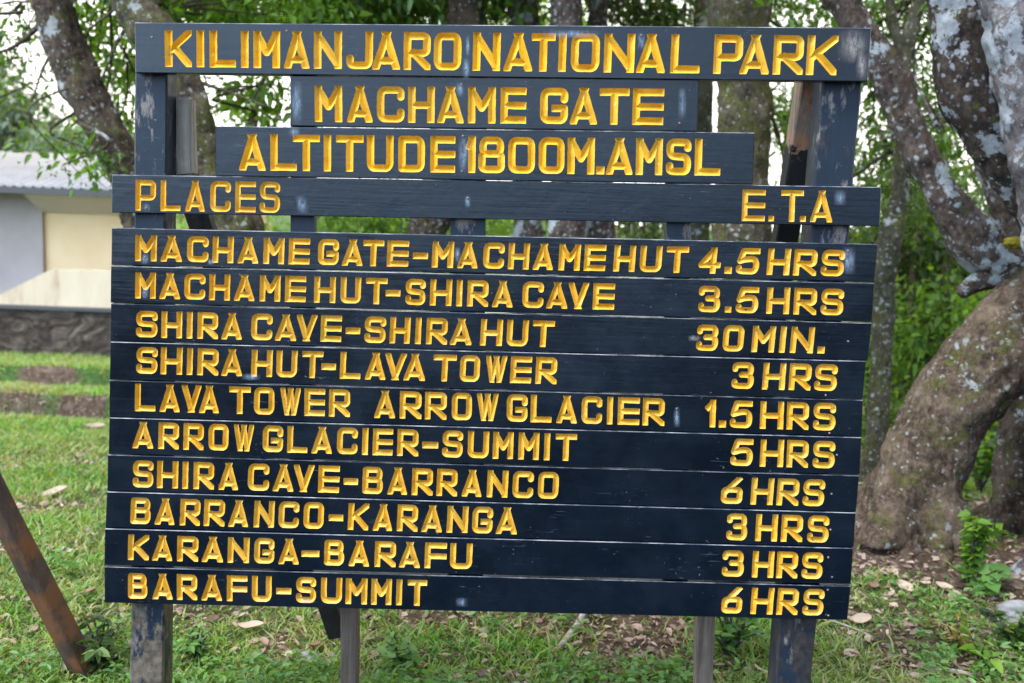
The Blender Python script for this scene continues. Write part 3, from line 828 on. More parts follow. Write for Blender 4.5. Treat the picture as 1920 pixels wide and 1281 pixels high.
#SIGN
# ------------------------------------------------------------------ the sign: letters
GL = {
    'A': [([(0, 0), (.5, 1)], 0, 1, 1), ([(1, 0), (.5, 1)], 0, 1, 1), ([(.14, .17), (.86, .17)], 0, 0, 0)],
    'B': [([(0, 0), (0, 1)], 0, 0, 0), ([(0, 1), (.55, 1), (.94, 1), (.94, .53), (.55, .53), (0, .53)], 1, 0, 0), ([(.5, .53), (1, .53), (1, 0), (.6, 0), (0, 0)], 1, 0, 0)],
    'C': [([(1, .76), (1, 1), (.5, 1), (0, 1), (0, .5), (0, 0), (.5, 0), (1, 0), (1, .24)], 1, -.2, -.2)],
    'D': [([(0, 0), (0, 1), (.3, 1)], 0, 0, 0), ([(0, 1), (.45, 1), (1, 1), (1, .5), (1, 0), (.45, 0), (0, 0)], 1, 0, 0)],
    'E': [([(0, 0), (0, 1)], 0, 1, 1), ([(0, 1), (1, 1)], 0, 0, 1), ([(0, .5), (1, .5)], 0, 0, 1), ([(0, 0), (1, 0)], 0, 0, 1)],
    'F': [([(0, 0), (0, 1)], 0, 1, 1), ([(0, 1), (1, 1)], 0, 0, 1), ([(0, .46), (1, .46)], 0, 0, 1)],
    'G': [([(1, .72), (1, 1), (.5, 1), (0, 1), (0, .5), (0, 0), (.5, 0), (1, 0), (1, .40)], 1, -.2, 0), ([(1, .2), (1, .42), (.52, .42)], 0, 0, .5)],
    'H': [([(0, 0), (0, 1)], 0, 1, 1), ([(1, 0), (1, 1)], 0, 1, 1), ([(0, .48), (1, .48)], 0, 0, 0)],
    'I': [([(.5, 0), (.5, 1)], 0, 1, 1)],
    'J': [([(1, 1), (1, .45), (1, 0), (.5, 0), (0, 0), (0, .24)], 1, 1, -.2)],
    'K': [([(0, 0), (0, 1)], 0, 1, 1), ([(.05, .42), (1, 1)], 0, 0, 1), ([(.28, .55), (1, 0)], 0, 0, 1)],
    'L': [([(0, 0), (0, 1)], 0, 1, 1), ([(0, 0), (1, 0)], 0, 0, 1)],
    'M': [([(0, 0), (0, 1)], 0, 1, 1), ([(1, 0), (1, 1)], 0, 1, 1), ([(0, 1), (.5, .40), (1, 1)], 0, 0, 0)],
    'N': [([(0, 0), (0, 1)], 0, 1, 1), ([(1, 0), (1, 1)], 0, 1, 1), ([(0, 1), (1, 0)], 0, 0, 0)],
    'O': [([(.5, 1), (1, 1), (1, .5), (1, 0), (.5, 0), (0, 0), (0, .5), (0, 1), (.5, 1)], 1, 0, 0)],
    'P': [([(0, 0), (0, 1)], 0, 1, 1), ([(0, 1), (.5, 1), (1, 1), (1, .70), (1, .40), (.5, .40), (0, .40)], 1, 0, 0)],
    'R': [([(0, 0), (0, 1)], 0, 1, 1), ([(0, 1), (.5, 1), (1, 1), (1, .72), (1, .43), (.5, .43), (0, .43)], 1, 0, 0), ([(.30, .45), (1, 0)], 0, 0, 1)],
    'S': [([(1, .80), (1, 1), (.5, 1), (0, 1), (0, .53), (.5, .51), (1, .49), (1, 0), (.5, 0), (0, 0), (0, .20)], 1, -.4, -.4)],
    'T': [([(.5, 0), (.5, 1)], 0, 1, 0), ([(0, 1), (1, 1)], 0, 1, 1)],
    'U': [([(0, 1), (0, .5), (0, 0), (.5, 0), (1, 0), (1, .5), (1, 1)], 1, 1, 1)],
    'V': [([(0, 1), (.5, 0)], 0, 1, 1), ([(1, 1), (.5, 0)], 0, 1, 1)],
    'W': [([(0, 1), (.26, 0)], 0, 1, 1), ([(.26, 0), (.5, .95)], 0, 0, 1), ([(.5, .95), (.74, 0)], 0, 1, 0), ([(.74, 0), (1, 1)], 0, 1, 1)],
    '1': [([(1, 0), (1, 1)], 0, 1, 1), ([(1, 1), (-.1, .74)], 0, 0, .4)],
    '3': [([(0, .80), (0, 1), (.5, 1), (.96, 1), (.96, .54), (.4, .53)], 1, -.5, .2), ([(.45, .53), (1, .53), (1, 0), (.5, 0), (0, 0), (0, .19)], 1, 0, -.5)],
    '4': [([(.74, 0), (.74, 1)], 0, 1, 1), ([(.74, 1), (0, .27)], 0, 0, 0), ([(0, .27), (1, .27)], 0, .4, 1)],
    '5': [([(1, 1), (.22, 1), (.03, .5)], 0, 1, .2), ([(.03, .50), (.4, .60), (1, .62), (1, 0), (.5, 0), (0, 0), (0, .17)], 1, .2, -.5)],
    '6': [([(.82, 1), (.08, .42)], 0, 1, 0), ([(.5, .54), (1, .54), (1, .27), (1, 0), (.5, 0), (0, 0), (0, .27), (0, .54), (.5, .54)], 1, 0, 0)],
    '8': [([(.5, 1), (.95, 1), (.95, .54), (.5, .54), (.05, .54), (.05, 1), (.5, 1)], 1, 0, 0), ([(.5, .54), (1, .54), (1, .27), (1, 0), (.5, 0), (0, 0), (0, .27), (0, .54), (.5, .54)], 1, 0, 0)],
    '0': None, '-': 'box', '.': 'box',
}
GL['0'] = GL['O']


def chaikin(p, it=3):
    p = np.asarray(p, float)
    for _ in range(it):
        a = .75 * p[:-1] + .25 * p[1:]; b = .25 * p[:-1] + .75 * p[1:]
        q = np.empty((2 * len(a), 2)); q[0::2] = a; q[1::2] = b
        p = np.vstack([p[0], q, p[-1]])
    return p


def glyph(F, X, Y, ch, x0, x1, yt, yb, hw):
    """Cut one letter into the groove field F (positive = inside the groove, in pixels); Y grows downwards."""
    pad = 3
    ix = np.where((X >= x0 - pad) & (X <= x1 + pad))[0]; iy = np.where((Y >= yt - pad) & (Y <= yb + pad))[0]
    if len(ix) < 2 or len(iy) < 2: return
    sl_ = np.ix_(iy, ix)
    gx, gy = np.meshgrid(X[ix], Y[iy])
    gx = gx + .9 * (fbm(gx * .09 + 31, gy * .09) - .47); gy = gy + .9 * (fbm(gx * .09, gy * .09 + 77) - .47)
    box = np.minimum(np.minimum(gx - x0, x1 - gx), np.minimum(gy - yt, yb - gy))
    kk = 1.6
    if GL[ch] == 'box':
        F[sl_] = np.maximum(F[sl_], np.minimum(box, hw)); return
    Wd, Ht = x1 - x0, yb - yt
    hw = min(hw, Wd * .5)
    if ch == 'W': hw *= .86
    f = np.full(gx.shape, -9.0)
    sx, sy = Wd - 2 * hw, Ht - 2 * hw
    for pts, rnd, ca, cb in GL[ch]:
        p = np.array([(x0 + hw + u * sx, yb - hw - v * sy) for u, v in pts])
        if ch in 'AV' and not rnd and len(pts) == 2 and pts[0][1] != pts[1][1]:
            p[:, 0] += np.where(p[:, 0] < (x0 + x1) / 2 - 1, 1, np.where(p[:, 0] > (x0 + x1) / 2 + 1, -1, 0)) * hw * .12
        if rnd: p = chaikin(p)
        ns = len(p) - 1
        for i in range(ns):
            a, b = p[i], p[i + 1]
            L = np.hypot(*(b - a))
            if L < 1e-6: continue
            t = (b - a) / L
            al = (gx - a[0]) * t[0] + (gy - a[1]) * t[1]
            pe = np.abs(-(gx - a[0]) * t[1] + (gy - a[1]) * t[0])
            s0 = i == 0 and ca != 0; s1 = i == ns - 1 and cb != 0
            g = hw - pe
            e0 = ca * hw * 1.6 if ca > 0 else ca * hw; e1 = cb * hw * 1.6 if cb > 0 else cb * hw
            lo = hw - np.hypot(al, pe); hi = hw - np.hypot(al - L, pe)
            g = np.where((al < 0) & (not s0), lo, g); g = np.where((al > L) & (not s1), hi, g)
            if s0: g = np.minimum(g, kk * (al + e0))
            if s1: g = np.minimum(g, kk * (L + e1 - al))
            f = np.maximum(f, g)
    f = np.minimum(f, kk * (box + .3))
    F[sl_] = np.maximum(F[sl_], f)


CELL = 1.1


def carved_plank(corners, D, letters, lines, hw, thick, label, parent, origin, name='plank'):
    """A plank with V-cut letters. corners TL,TR,BR,BL and letters in pixels of the photograph; the front is cut on a fine grid."""
    (xa, ya), (xb, yb), (xc, yc), (xd, yd) = corners
    Wd = ((xb - xa) + (xc - xd)) / 2; Hd = ((yd - ya) + (yc - yb)) / 2
    e = 1.25                                    # arris
    nx = int((Wd - 2 * e) / CELL); ny = int((Hd - 2 * e) / CELL)
    X = np.linspace(e, Wd - e, nx + 1); Y = np.linspace(e, Hd - e, ny + 1)

    def to_px(u, v):
        s, t = u / Wd, v / Hd
        return ((xa * (1 - s) + xb * s) * (1 - t) + (xd * (1 - s) + xc * s) * t,
                (ya * (1 - s) + yb * s) * (1 - t) + (yd * (1 - s) + yc * s) * t)

    def to_uv(x, y):
        s, t = .5, .5
        for _ in range(6):
            top = ya * (1 - s) + yb * s; bot = yd * (1 - s) + yc * s
            t = (y - top) / (bot - top)
            l = xa * (1 - t) + xd * t; r = xb * (1 - t) + xc * t
            s = (x - l) / (r - l)
        return s * Wd, t * Hd

    F = np.full((ny + 1, nx + 1), -9.0)
    (xl, tl, bl, xr, tr, br) = lines
    for ch, x0, x1 in letters:
        xm = (x0 + x1) / 2
        k = (xm - xl) / (xr - xl)
        yt = tl + (tr - tl) * k; yb_ = bl + (br - bl) * k
        if ch == '-': yt, yb_ = (yt * .56 + yb_ * .44), (yt * .31 + yb_ * .69)
        if ch == '.': yt = yb_ - (x1 - x0) * .95
        u0, v0 = to_uv(x0, yb_ * .5 + yt * .5); u1, _ = to_uv(x1, yb_ * .5 + yt * .5)
        _, vt = to_uv(xm, yt); _, vb = to_uv(xm, yb_)
        glyph(F, X, Y, ch, u0, u1, vt, vb, hw)
    # --- marching squares, both sides of F = 0
    scale = D / FPX
    GX, GY = np.meshgrid(X, Y)
    dep = np.clip(F, 0, None) * scale * 1.25
    ids = np.arange((ny + 1) * (nx + 1)).reshape(ny + 1, nx + 1)
    pos = F > 0
    c = pos[:-1, :-1].astype(int) + pos[:-1, 1:] + pos[1:, 1:] + pos[1:, :-1]
    gu = list(GX.ravel()); gv = list(GY.ravel()); gd = list(dep.ravel())
    front, letter = [], []
    full = np.argwhere(c == 4)
    for r, q in full:
        letter.append((ids[r, q], ids[r + 1, q], ids[r + 1, q + 1], ids[r, q + 1]))
    cut = {}

    def crossing(i, j):
        kx = (i, j) if i < j else (j, i)
        if kx not in cut:
            fi, fj = F.flat[kx[0]], F.flat[kx[1]]
            t = min(max(fi / (fi - fj), .02), .98)
            cut[kx] = len(gu)
            gu.append(gu[kx[0]] * (1 - t) + gu[kx[1]] * t); gv.append(gv[kx[0]] * (1 - t) + gv[kx[1]] * t); gd.append(0.0)
        return cut[kx]

    for r, q in np.argwhere((c > 0) & (c < 4)):
        ring = (ids[r, q], ids[r + 1, q], ids[r + 1, q + 1], ids[r, q + 1])
        A, B = [], []
        for k in range(4):
            i, j = int(ring[k]), int(ring[(k + 1) % 4])
            pi, pj = F.flat[i] > 0, F.flat[j] > 0
            (A if pi else B).append(i)
            if pi != pj:
                x = crossing(i, j); A.append(x); B.append(x)
        if len(A) > 2: letter.append(tuple(A))
        if len(B) > 2: front.append(tuple(B))
    empty_ = c == 0
    for r in range(ny):
        row = empty_[r]; q = 0
        while q < nx:
            if row[q]:
                q2 = q
                while q2 < nx and row[q2] and q2 - q < 60: q2 += 1
                front.append((ids[r, q], ids[r + 1, q], ids[r + 1, q2], ids[r, q2])); q = q2
            else: q += 1
    gu = np.array(gu); gv = np.array(gv); gd = np.array(gd)
    px, py = to_px(gu, gv)
    V = P(px, py, D) + NRM * gd[:, None]

    def compact(faces):
        flat = np.concatenate([np.asarray(f) for f in faces])
        un, inv = np.unique(flat, return_inverse=True)
        out = []; k = 0
        for f in faces: out.append([int(x) for x in inv[k:k + len(f)]]); k += len(f)
        return un, out

    un, ff = compact(front)
    Vf = V[un]
    # arris and body
    co = np.array([to_px(*q) for q in ((e, e), (Wd - e, e), (Wd - e, Hd - e), (e, Hd - e))])
    oo = np.array([to_px(*q) for q in ((0, 0), (Wd, 0), (Wd, Hd), (0, Hd))])
    inner = P(co[:, 0], co[:, 1], D)
    outer = P(oo[:, 0], oo[:, 1], D) + NRM * (e * scale)
    back = P(oo[:, 0], oo[:, 1], D) + NRM * thick
    b = len(Vf)
    Vb = np.vstack([Vf, inner, outer, back])
    body = []
    mi = [0] * len(ff)
    for k in range(4):
        k2 = (k + 1) % 4
        body.append((b + k, b + k2, b + 4 + k2, b + 4 + k)); mi.append(1 if k == 0 else 0)
        body.append((b + 4 + k, b + 4 + k2, b + 8 + k2, b + 8 + k)); mi.append(0)
    body.append((b + 8, b + 9, b + 10, b + 11)); mi.append(0)
    pl = mesh_obj(name, Vb, ff + body, [M['paint'], M['edge']], parent, origin, midx=mi)
    pl['label'] = label
    # one mesh of lettering per word
    words, prev = [], None
    for ch, x0, x1 in letters:
        if prev is None or x0 - prev > 14: words.append(x0)
        prev = x1
    buckets = [[] for _ in words]
    for f in letter:
        xm = px[list(f)].mean()
        buckets[max(0, sum(1 for x in words if xm > x - 4) - 1)].append(f)
    for b_ in buckets:
        if b_:
            un, lf = compact(b_)
            mesh_obj('lettering', V[un], lf, M['old_yellow' if hw < 6.5 else 'yellow'], pl, origin)
    return pl


def seq(text, xs, off, sc):
    return [(ch, off + a / sc, off + b / sc) for ch, (a, b) in zip(text, xs)]


def pairs(s):
    return [tuple(float(q) for q in p.split(',')) for p in s.split()]


LINES = []


def line(label, corners, groups, lines, hw, off=0.0, thick=.028):
    L = []
    for text, xs, o, sc in groups: L += seq(text, pairs(xs), o, sc)
    LINES.append((label, corners, L, lines, hw, off, thick))


Z1, Z2, Z3, Z4, Z5, Z6, Z7, Z8, Z9, Z10 = (290, 3), (930, 3), (240, 3.84), (740, 3.84), (1140, 3.84), (230, 3.84), (730, 3.491), (1240, 2.9125), (230, 4.8), (600, 4.8)
line('top plank carved KILIMANJARO NATIONAL PARK, worn at its right end', [(252.3, 42.3), (1634, 52.3), (1627, 153), (254, 136.4)], [
    ('KILIMANJARON', '57,207 235,278 308,455 485,528 555,705 728,870 895,1053 1078,1228 1225,1380 1400,1552 1570,1725 1790,1945', *Z1),
    ('ATIONALPARK', '45,205 200,332 345,402 422,583 608,780 792,952 983,1148 1225,1388 1375,1538 1560,1730 1748,1920', *Z2)],
    (309, 56.7, 125, 1565, 66.7, 141), 7.2, .010, .036)
line('plank carved MACHAME GATE', [(544, 142), (1311, 149.5), (1307, 246.5), (545, 236)], [
    ('MACHAM', '900,1055 1083,1225 1250,1405 1425,1575 1590,1738 1762,1918', *Z1),
    ('EGATE', '25,170 248,405 418,570 582,748 768,943', *Z2)], (590, 160.7, 228.3, 1245, 166.5, 234.5), 7.0)
line('plank carved ALTITUDE 1800M.AMSL', [(403.3, 236.7), (1415, 249), (1412, 345.5), (404, 329.6)], [
    ('ALTITUDE18', '475,622 650,798 778,928 950,993 1020,1173 1193,1343 1370,1520 1550,1690 1748,1805 1820,1970', *Z1),
    ('00M.AMSL', '68,220 240,385 402,555 562,610 620,768 787,937 957,1098 1118,1262', *Z2)], (450, 251.5, 319.3, 1350, 260.7, 329.5), 6.9)
line('heading plank carved PLACES and E.T.A', [(209.7, 327.5), (1653, 351), (1650, 424.4), (209, 398.7)], [
    ('PLACES', '195,312 338,452 480,592 622,740 765,882 905,1022', 190, 3.05),
    ('E.T.A', '370,502 520,553 592,720 700,735 762,888', 1270, 3.05)], (254, 337, 394.5, 1561, 358, 417), 5.2, -.003)
line('plank carved MACHAME GATE-MACHAME HUT 4.5 HRS', [(209.3, 427.3), (1646.8, 458.2), (1639.4, 528.5), (208.4, 497.3)], [
    ('MACHAMEGAT', '52,207 238,388 425,580 608,760 792,938 975,1125 1157,1308 1368,1518 1545,1690 1693,1840', *Z3),
    ('E-MACHAMEH', '-55,100 130,240 270,425 455,600 638,790 818,970 1000,1142 1182,1337 1365,1518 1578,1733', *Z4),
    ('UT4.5HRS', '230,388 420,577 652,812 838,892 925,1090 1148,1312 1338,1505 1535,1703', *Z5)], (270, 441, 489.4, 1560, 468.5, 517.8), 5.6)
line('plank carved MACHAME HUT-SHIRA CAVE 3.5 HRS', [(207.8, 498.8), (1640, 531.5), (1635, 603.5), (207, 567.6)], [
    ('MACHAMEHUT-', '52,200 228,375 405,557 585,735 765,910 948,1097 1130,1280 1340,1495 1530,1677 1713,1865 1855,1962', *Z3),
    ('SHIRACAVE', '78,222 255,412 442,490 523,675 705,850 920,1073 1095,1245 1250,1395 1428,1583', *Z4),
    ('3.5HRS', '652,808 840,888 922,1083 1143,1308 1338,1503 1533,1697', *Z5)], (270, 511, 559.4, 1560, 541.5, 591), 5.45, .001)
line('plank carved SHIRA CAVE-SHIRA HUT 30 MIN.', [(207.8, 569), (1635, 606), (1627.5, 675.8), (207, 639.4)], [
    ('SHIRACAVE-SH', '58,213 240,390 420,468 500,648 675,820 887,1040 1060,1212 1213,1360 1387,1537 1567,1672 1703,1857 1885,2032', *Z3),
    ('IRAHUT', '145,195 228,380 403,555 618,777 807,962 993,1148', *Z4),
    ('30MIN.', '638,795 828,978 1038,1203 1228,1290 1315,1483 1507,1560', *Z5)], (275, 583, 632.6, 1500, 613, 662), 5.45, -.001)
line('plank carved SHIRA HUT-LAVA TOWER 3 HRS', [(207, 641), (1624, 677.3), (1618, 748.8), (205.4, 711.6)], [
    ('SHIRAHUT-LA', '60,213 235,392 420,470 500,652 675,822 888,1040 1068,1218 1253,1403 1392,1497 1527,1675 1710,1855', *Z3),
    ('VATOWER', '-70,82 68,220 278,443 470,613 655,805 833,985 1015,1168', *Z4),
    ('3HRS', '893,1052 1115,1278 1305,1463 1488,1650', *Z5)], (275, 650.8, 700.8, 1550, 683, 733), 5.45, .002)
line('plank carved LAVA TOWER ARROW GLACIER 1.5 HRS', [(205.4, 713), (1618.6, 750.3), (1615.7, 818.8), (204.8, 782)], [
    ('LAVATOWER', '88,235 268,410 425,565 553,692 767,920 945,1092 1135,1280 1308,1455 1485,1637', *Z6),
    ('ARROWGLACIER', '-97,38 68,210 233,375 408,540 572,712 768,905 925,1062 1095,1227 1258,1393 1423,1465 1495,1637 1658,1802', *Z7),
    ('1.5HRS', '238,297 313,353 375,497 540,668 685,805 830,952', *Z8)], (270, 720, 771, 1545, 755.5, 807), 5.45)
line('plank carved ARROW GLACIER-SUMMIT 5 HRS', [(204.8, 783.2), (1615.7, 820.4), (1612, 890.2), (203.4, 851)], [
    ('ARROWGLACI', '73,220 257,405 437,583 617,762 800,943 1008,1155 1185,1330 1362,1507 1543,1692 1722,1770', *Z6),
    ('ER-SUMMIT', '-109,22 52,190 215,320 347,482 513,652 678,812 845,980 1007,1058 1087,1225', *Z7),
    ('5HRS', '378,500 540,668 685,803 828,948', *Z8)], (265, 791, 840.5, 1545, 827, 878), 5.45, .0015)
line('plank carved SHIRA CAVE-BARRANCO 6 HRS', [(202, 852.6), (1611.2, 892), (1605.3, 960.2), (201, 920.4)], [
    ('SHIRACAVE-B', '73,222 247,400 427,475 510,658 692,832 902,1055 1083,1230 1230,1377 1408,1560 1590,1695 1727,1875', *Z6),
    ('ARRANCO', '-10,118 148,285 310,445 477,605 640,777 807,943 973,1108', *Z7),
    ('6HRS', '327,445 490,613 632,752 773,892', *Z8)], (265, 863.3, 914, 1525, 899, 949), 5.45, -.001)
line('plank carved BARRANCO-KARANGA 3 HRS', [(200.4, 922), (1604.7, 961.6), (1600.8, 1026.4), (197.4, 989.4)], [
    ('BARRANCO-K', '57,203 235,375 413,558 585,735 765,905 945,1092 1122,1270 1302,1448 1483,1588 1623,1770', *Z6),
    ('ARANGA', '480,652 695,880 917,1100 1143,1333 1370,1555 1588,1775', *Z10),
    ('3HRS', '357,470 515,635 655,772 798,915', *Z8)], (260, 933, 982.5, 1540, 967, 1017.5), 5.45)
line('plank carved KARANGA-BARAFU 3 HRS', [(196.5, 991.2), (1600, 1028.2), (1595.5, 1095.5), (195.3, 1059.5)], [
    ('KARANGA-', '48,235 268,445 490,680 715,903 945,1140 1183,1365 1405,1585 1607,1770', *Z9),
    ('BARAFU', '38,218 262,443 492,683 715,900 943,1138 1170,1370', *Z10),
    ('3HRS', '332,452 497,615 630,745 767,882', *Z8)], (260, 1003, 1050, 1525, 1036, 1085.5), 5.45, .002)
line('bottom plank carved BARAFU-SUMMIT 6 HRS', [(195.3, 1062.5), (1595.5, 1099.5), (1589, 1163), (196, 1130.3)], [
    ('BARAFU-S', '48,222 270,447 487,670 710,892 937,1120 1162,1340 1380,1518 1560,1740', *Z9),
    ('UMMIT', '8,198 230,425 460,645 680,745 787,960', *Z10),
    ('6HRS', '330,443 490,613 632,748 773,888', *Z8)], (255, 1074.8, 1122.5, 1525, 1104.5, 1154), 5.45, -.002)

_b = P(np.array(905.0), np.array(1200.0), DS + .07)
SO = np.array([_b[0], _b[1], float(gz(_b[0], _b[1]))])
sign = empty('sign', SO, 'large navy blue wooden signboard with carved yellow place names and walking times', 'signboard')
planks = []
for label, corners, L, lines, hw, off, thick in LINES:
    planks.append((carved_plank(corners, DS - off, L, lines, hw, thick, label, sign, SO), corners, DS - off))

# posts, battens, stays and stakes
DP = DS + .030


def post(xl0, xr0, y0, xl1, xr1, y1, mat, label):
    """Edge pixels at two heights; carried down into the ground."""
    k = (2.0 * 0 + 1640 - y1) / (y1 - y0)
    q = [(xl0, y0), (xr0, y0), (xr1 + (xr1 - xr0) * k, 1640), (xl1 + (xl1 - xl0) * k, 1640)]
    o = slab('post', q, DP, .085, M[mat], sign, SO, .005, 14, .0012)
    o['label'] = label


post(253, 313, 60, 244, 307, 1180, 'post_paint', 'dark blue post with pale scratches near the grey block')
post(1550, 1624, 62, 1462, 1530, 1180, 'post_worn', 'dark post worn to grey wood along its outer edge')
for x0, x1 in ((546, 590), (846, 911), (1251, 1296)):
    slab('batten', [(x0 + 1, 70), (x1 + 2, 70), (x1 - 6, 1125), (x0 - 6, 1125)], DP, .035, M['post_paint'], sign, SO, .003)


def on(px, py, d): return W(px, py, d)


beam('stay', on(296, 170, 2.90), on(634, 1190, 3.42), .066, .05, M['black_wood'], sign, SO, cuts=10, wob=.0012)
beam('stay', on(1525, 120, 2.86), on(1366, 1090, 3.42), .066, .07, M['stay_wood'], sign, SO, cuts=10, wob=.0012)['label'] = 'slanting stay with peeling black paint and an orange patch'
for px, y0, wpx in ((657, 1128, 34), (1323, 1090, 35)):
    A = on(px, y0, 2.97); B = on(px - 2, 1340, 2.97)
    A2 = Vector(A); B2 = Vector((B[0], A[1], float(gz(A[0], A[1])) - .2))
    beam('stake', A2, B2, wpx * 2.97 / FPX, .05, M['brown_wood'], sign, SO, cuts=6, wob=.001)
q = P(np.array([325., 358, 362, 329]), np.array([181., 180, 330, 333]), DS + .10)
bm = bmesh.new(); hexa(bm, [*q, *(q + NRM * .05)], 0, 6, .0008)
bmesh.ops.bevel(bm, geom=[e for e in bm.edges if e.calc_face_angle(0) > .6], offset=.008, segments=3, affect='EDGES')
bm_obj('wooden_block', bm, M['grey_wood'], sign, SO)

# nails and stains on the planks
def which(px, py):
    for o, c, D in planks:
        k = (px - c[0][0]) / (c[1][0] - c[0][0])
        if -.01 <= k <= 1.01 and c[0][1] * (1 - k) + c[1][1] * k <= py <= c[3][1] * (1 - k) + c[2][1] * k:
            return o, D
    return None, None


def disc(name, px, py, r, mat, lift=.0015):
    o, D = which(px, py)
    if o is None: return
    c = P(np.array(float(px)), np.array(float(py)), D)
    v = []; n = 9
    for h, s in ((0, 1), (lift, 1), (lift * 1.5, .6)):
        for k in range(n):
            a = 2 * math.pi * k / n
            rr = r * s * random.uniform(.9, 1.1)
            v.append(c + UAX * rr * math.cos(a) + np.array([0, 0, rr * math.sin(a)]) - NRM * (h + .0002))
    f = [(j * n + k, j * n + (k + 1) % n, (j + 1) * n + (k + 1) % n, (j + 1) * n + k) for j in range(2) for k in range(n)] + [tuple(range(2 * n, 3 * n))]
    mesh_obj(name, v, f, M[mat], o, SO)


for px, py in [(1555, 812), (1569, 853), (1559, 926), (1557, 993), (1553, 1045), (1552, 1106), (1553, 1154), (877, 371), (1590, 470), (274, 390), (868, 255), (866, 321),
               (865, 158), (873, 130), (1202, 66), (1274, 231), (538, 58), (285, 70), (1545, 366), (1560, 1082), (1269, 766), (272, 482), (1590, 640), (1548, 741)]:
    disc('nail', px, py, .0028, 'nail')


def stain(px, py, wp, hp, mat='stain', slant=0):
    o, D = which(px, py + 2)
    if o is None: return
    c = [(px - wp / 2, py), (px + wp / 2, py), (px + wp / 2 + slant, py + hp), (px - wp / 2 + slant, py + hp)]
    v = P(np.array([p[0] for p in c], float), np.array([p[1] for p in c], float), D - .0006)
    s = mesh_obj('paint_stain', v, [(0, 3, 2, 1)], M[mat], o, SO)
    uv = s.data.uv_layers.new(name='UVMap')
    for li, q in zip(s.data.loops, ((0, 1), (0, 0), (1, 0), (1, 1))): pass
    for li in s.data.loops:
        uv.data[li.index].uv = ((0, 1), (1, 1), (1, 0), (0, 0))[li.vertex_index]


for a in [(874, 108, 16, 42, 'stain'), (877, 66, 9, 40), (862, 152, 18, 30), (869, 252, 22, 76), (1279, 164, 18, 60), (556, 150, 24, 84), (552, 238, 24, 18),
          (563, 366, 24, 36, 'stain', 6), (877, 366, 14, 24), (1575, 356, 26, 30), (272, 474, 18, 22), (272, 536, 16, 26), (1591, 462, 30, 54), (858, 462, 14, 34),
          (1269, 762, 14, 40), (1302, 628, 26, 12, 'stain_brown'), (274, 380, 18, 18), (1202, 60, 18, 34), (1600, 54, 66, 66, 'stain_brown'), (1616, 90, 26, 62, 'stain_brown'),
          (1070, 56, 120, 16), (866, 1120, 26, 18), (395, 485, 18, 12), (470, 700, 40, 14), (1300, 1086, 130, 9), (268, 1062, 22, 16), (575, 1122, 34, 10)]:
    stain(*a)
#REST
# ------------------------------------------------------------------ brown beam leaning in at the left
A = W(156, 1251, 3.15); B = W(-300, 366, 2.95)
A = Vector(A) + (Vector(A) - Vector(B)) * .12
dv = (B - A).normalized() if isinstance(B, Vector) else (Vector(B) - A).normalized()
mid = (A + Vector(B)) / 2; vw = (Vector(CAMO) - mid).normalized(); e1 = (vw - dv * vw.dot(dv)).normalized(); e2 = dv.cross(e1)
if e2.z < 0: e2 = -e2
o = beam('beam', A, B, .072, .060, M['rust_beam'], None, (A.x, A.y, A.z), up=e1 * math.cos(R(36)) + e2 * math.sin(R(36)), bevel=.006, cuts=16, wob=.0012)
tag(o, 'reddish brown squared beam leaning out of the weeds beside the sign', 'beam')

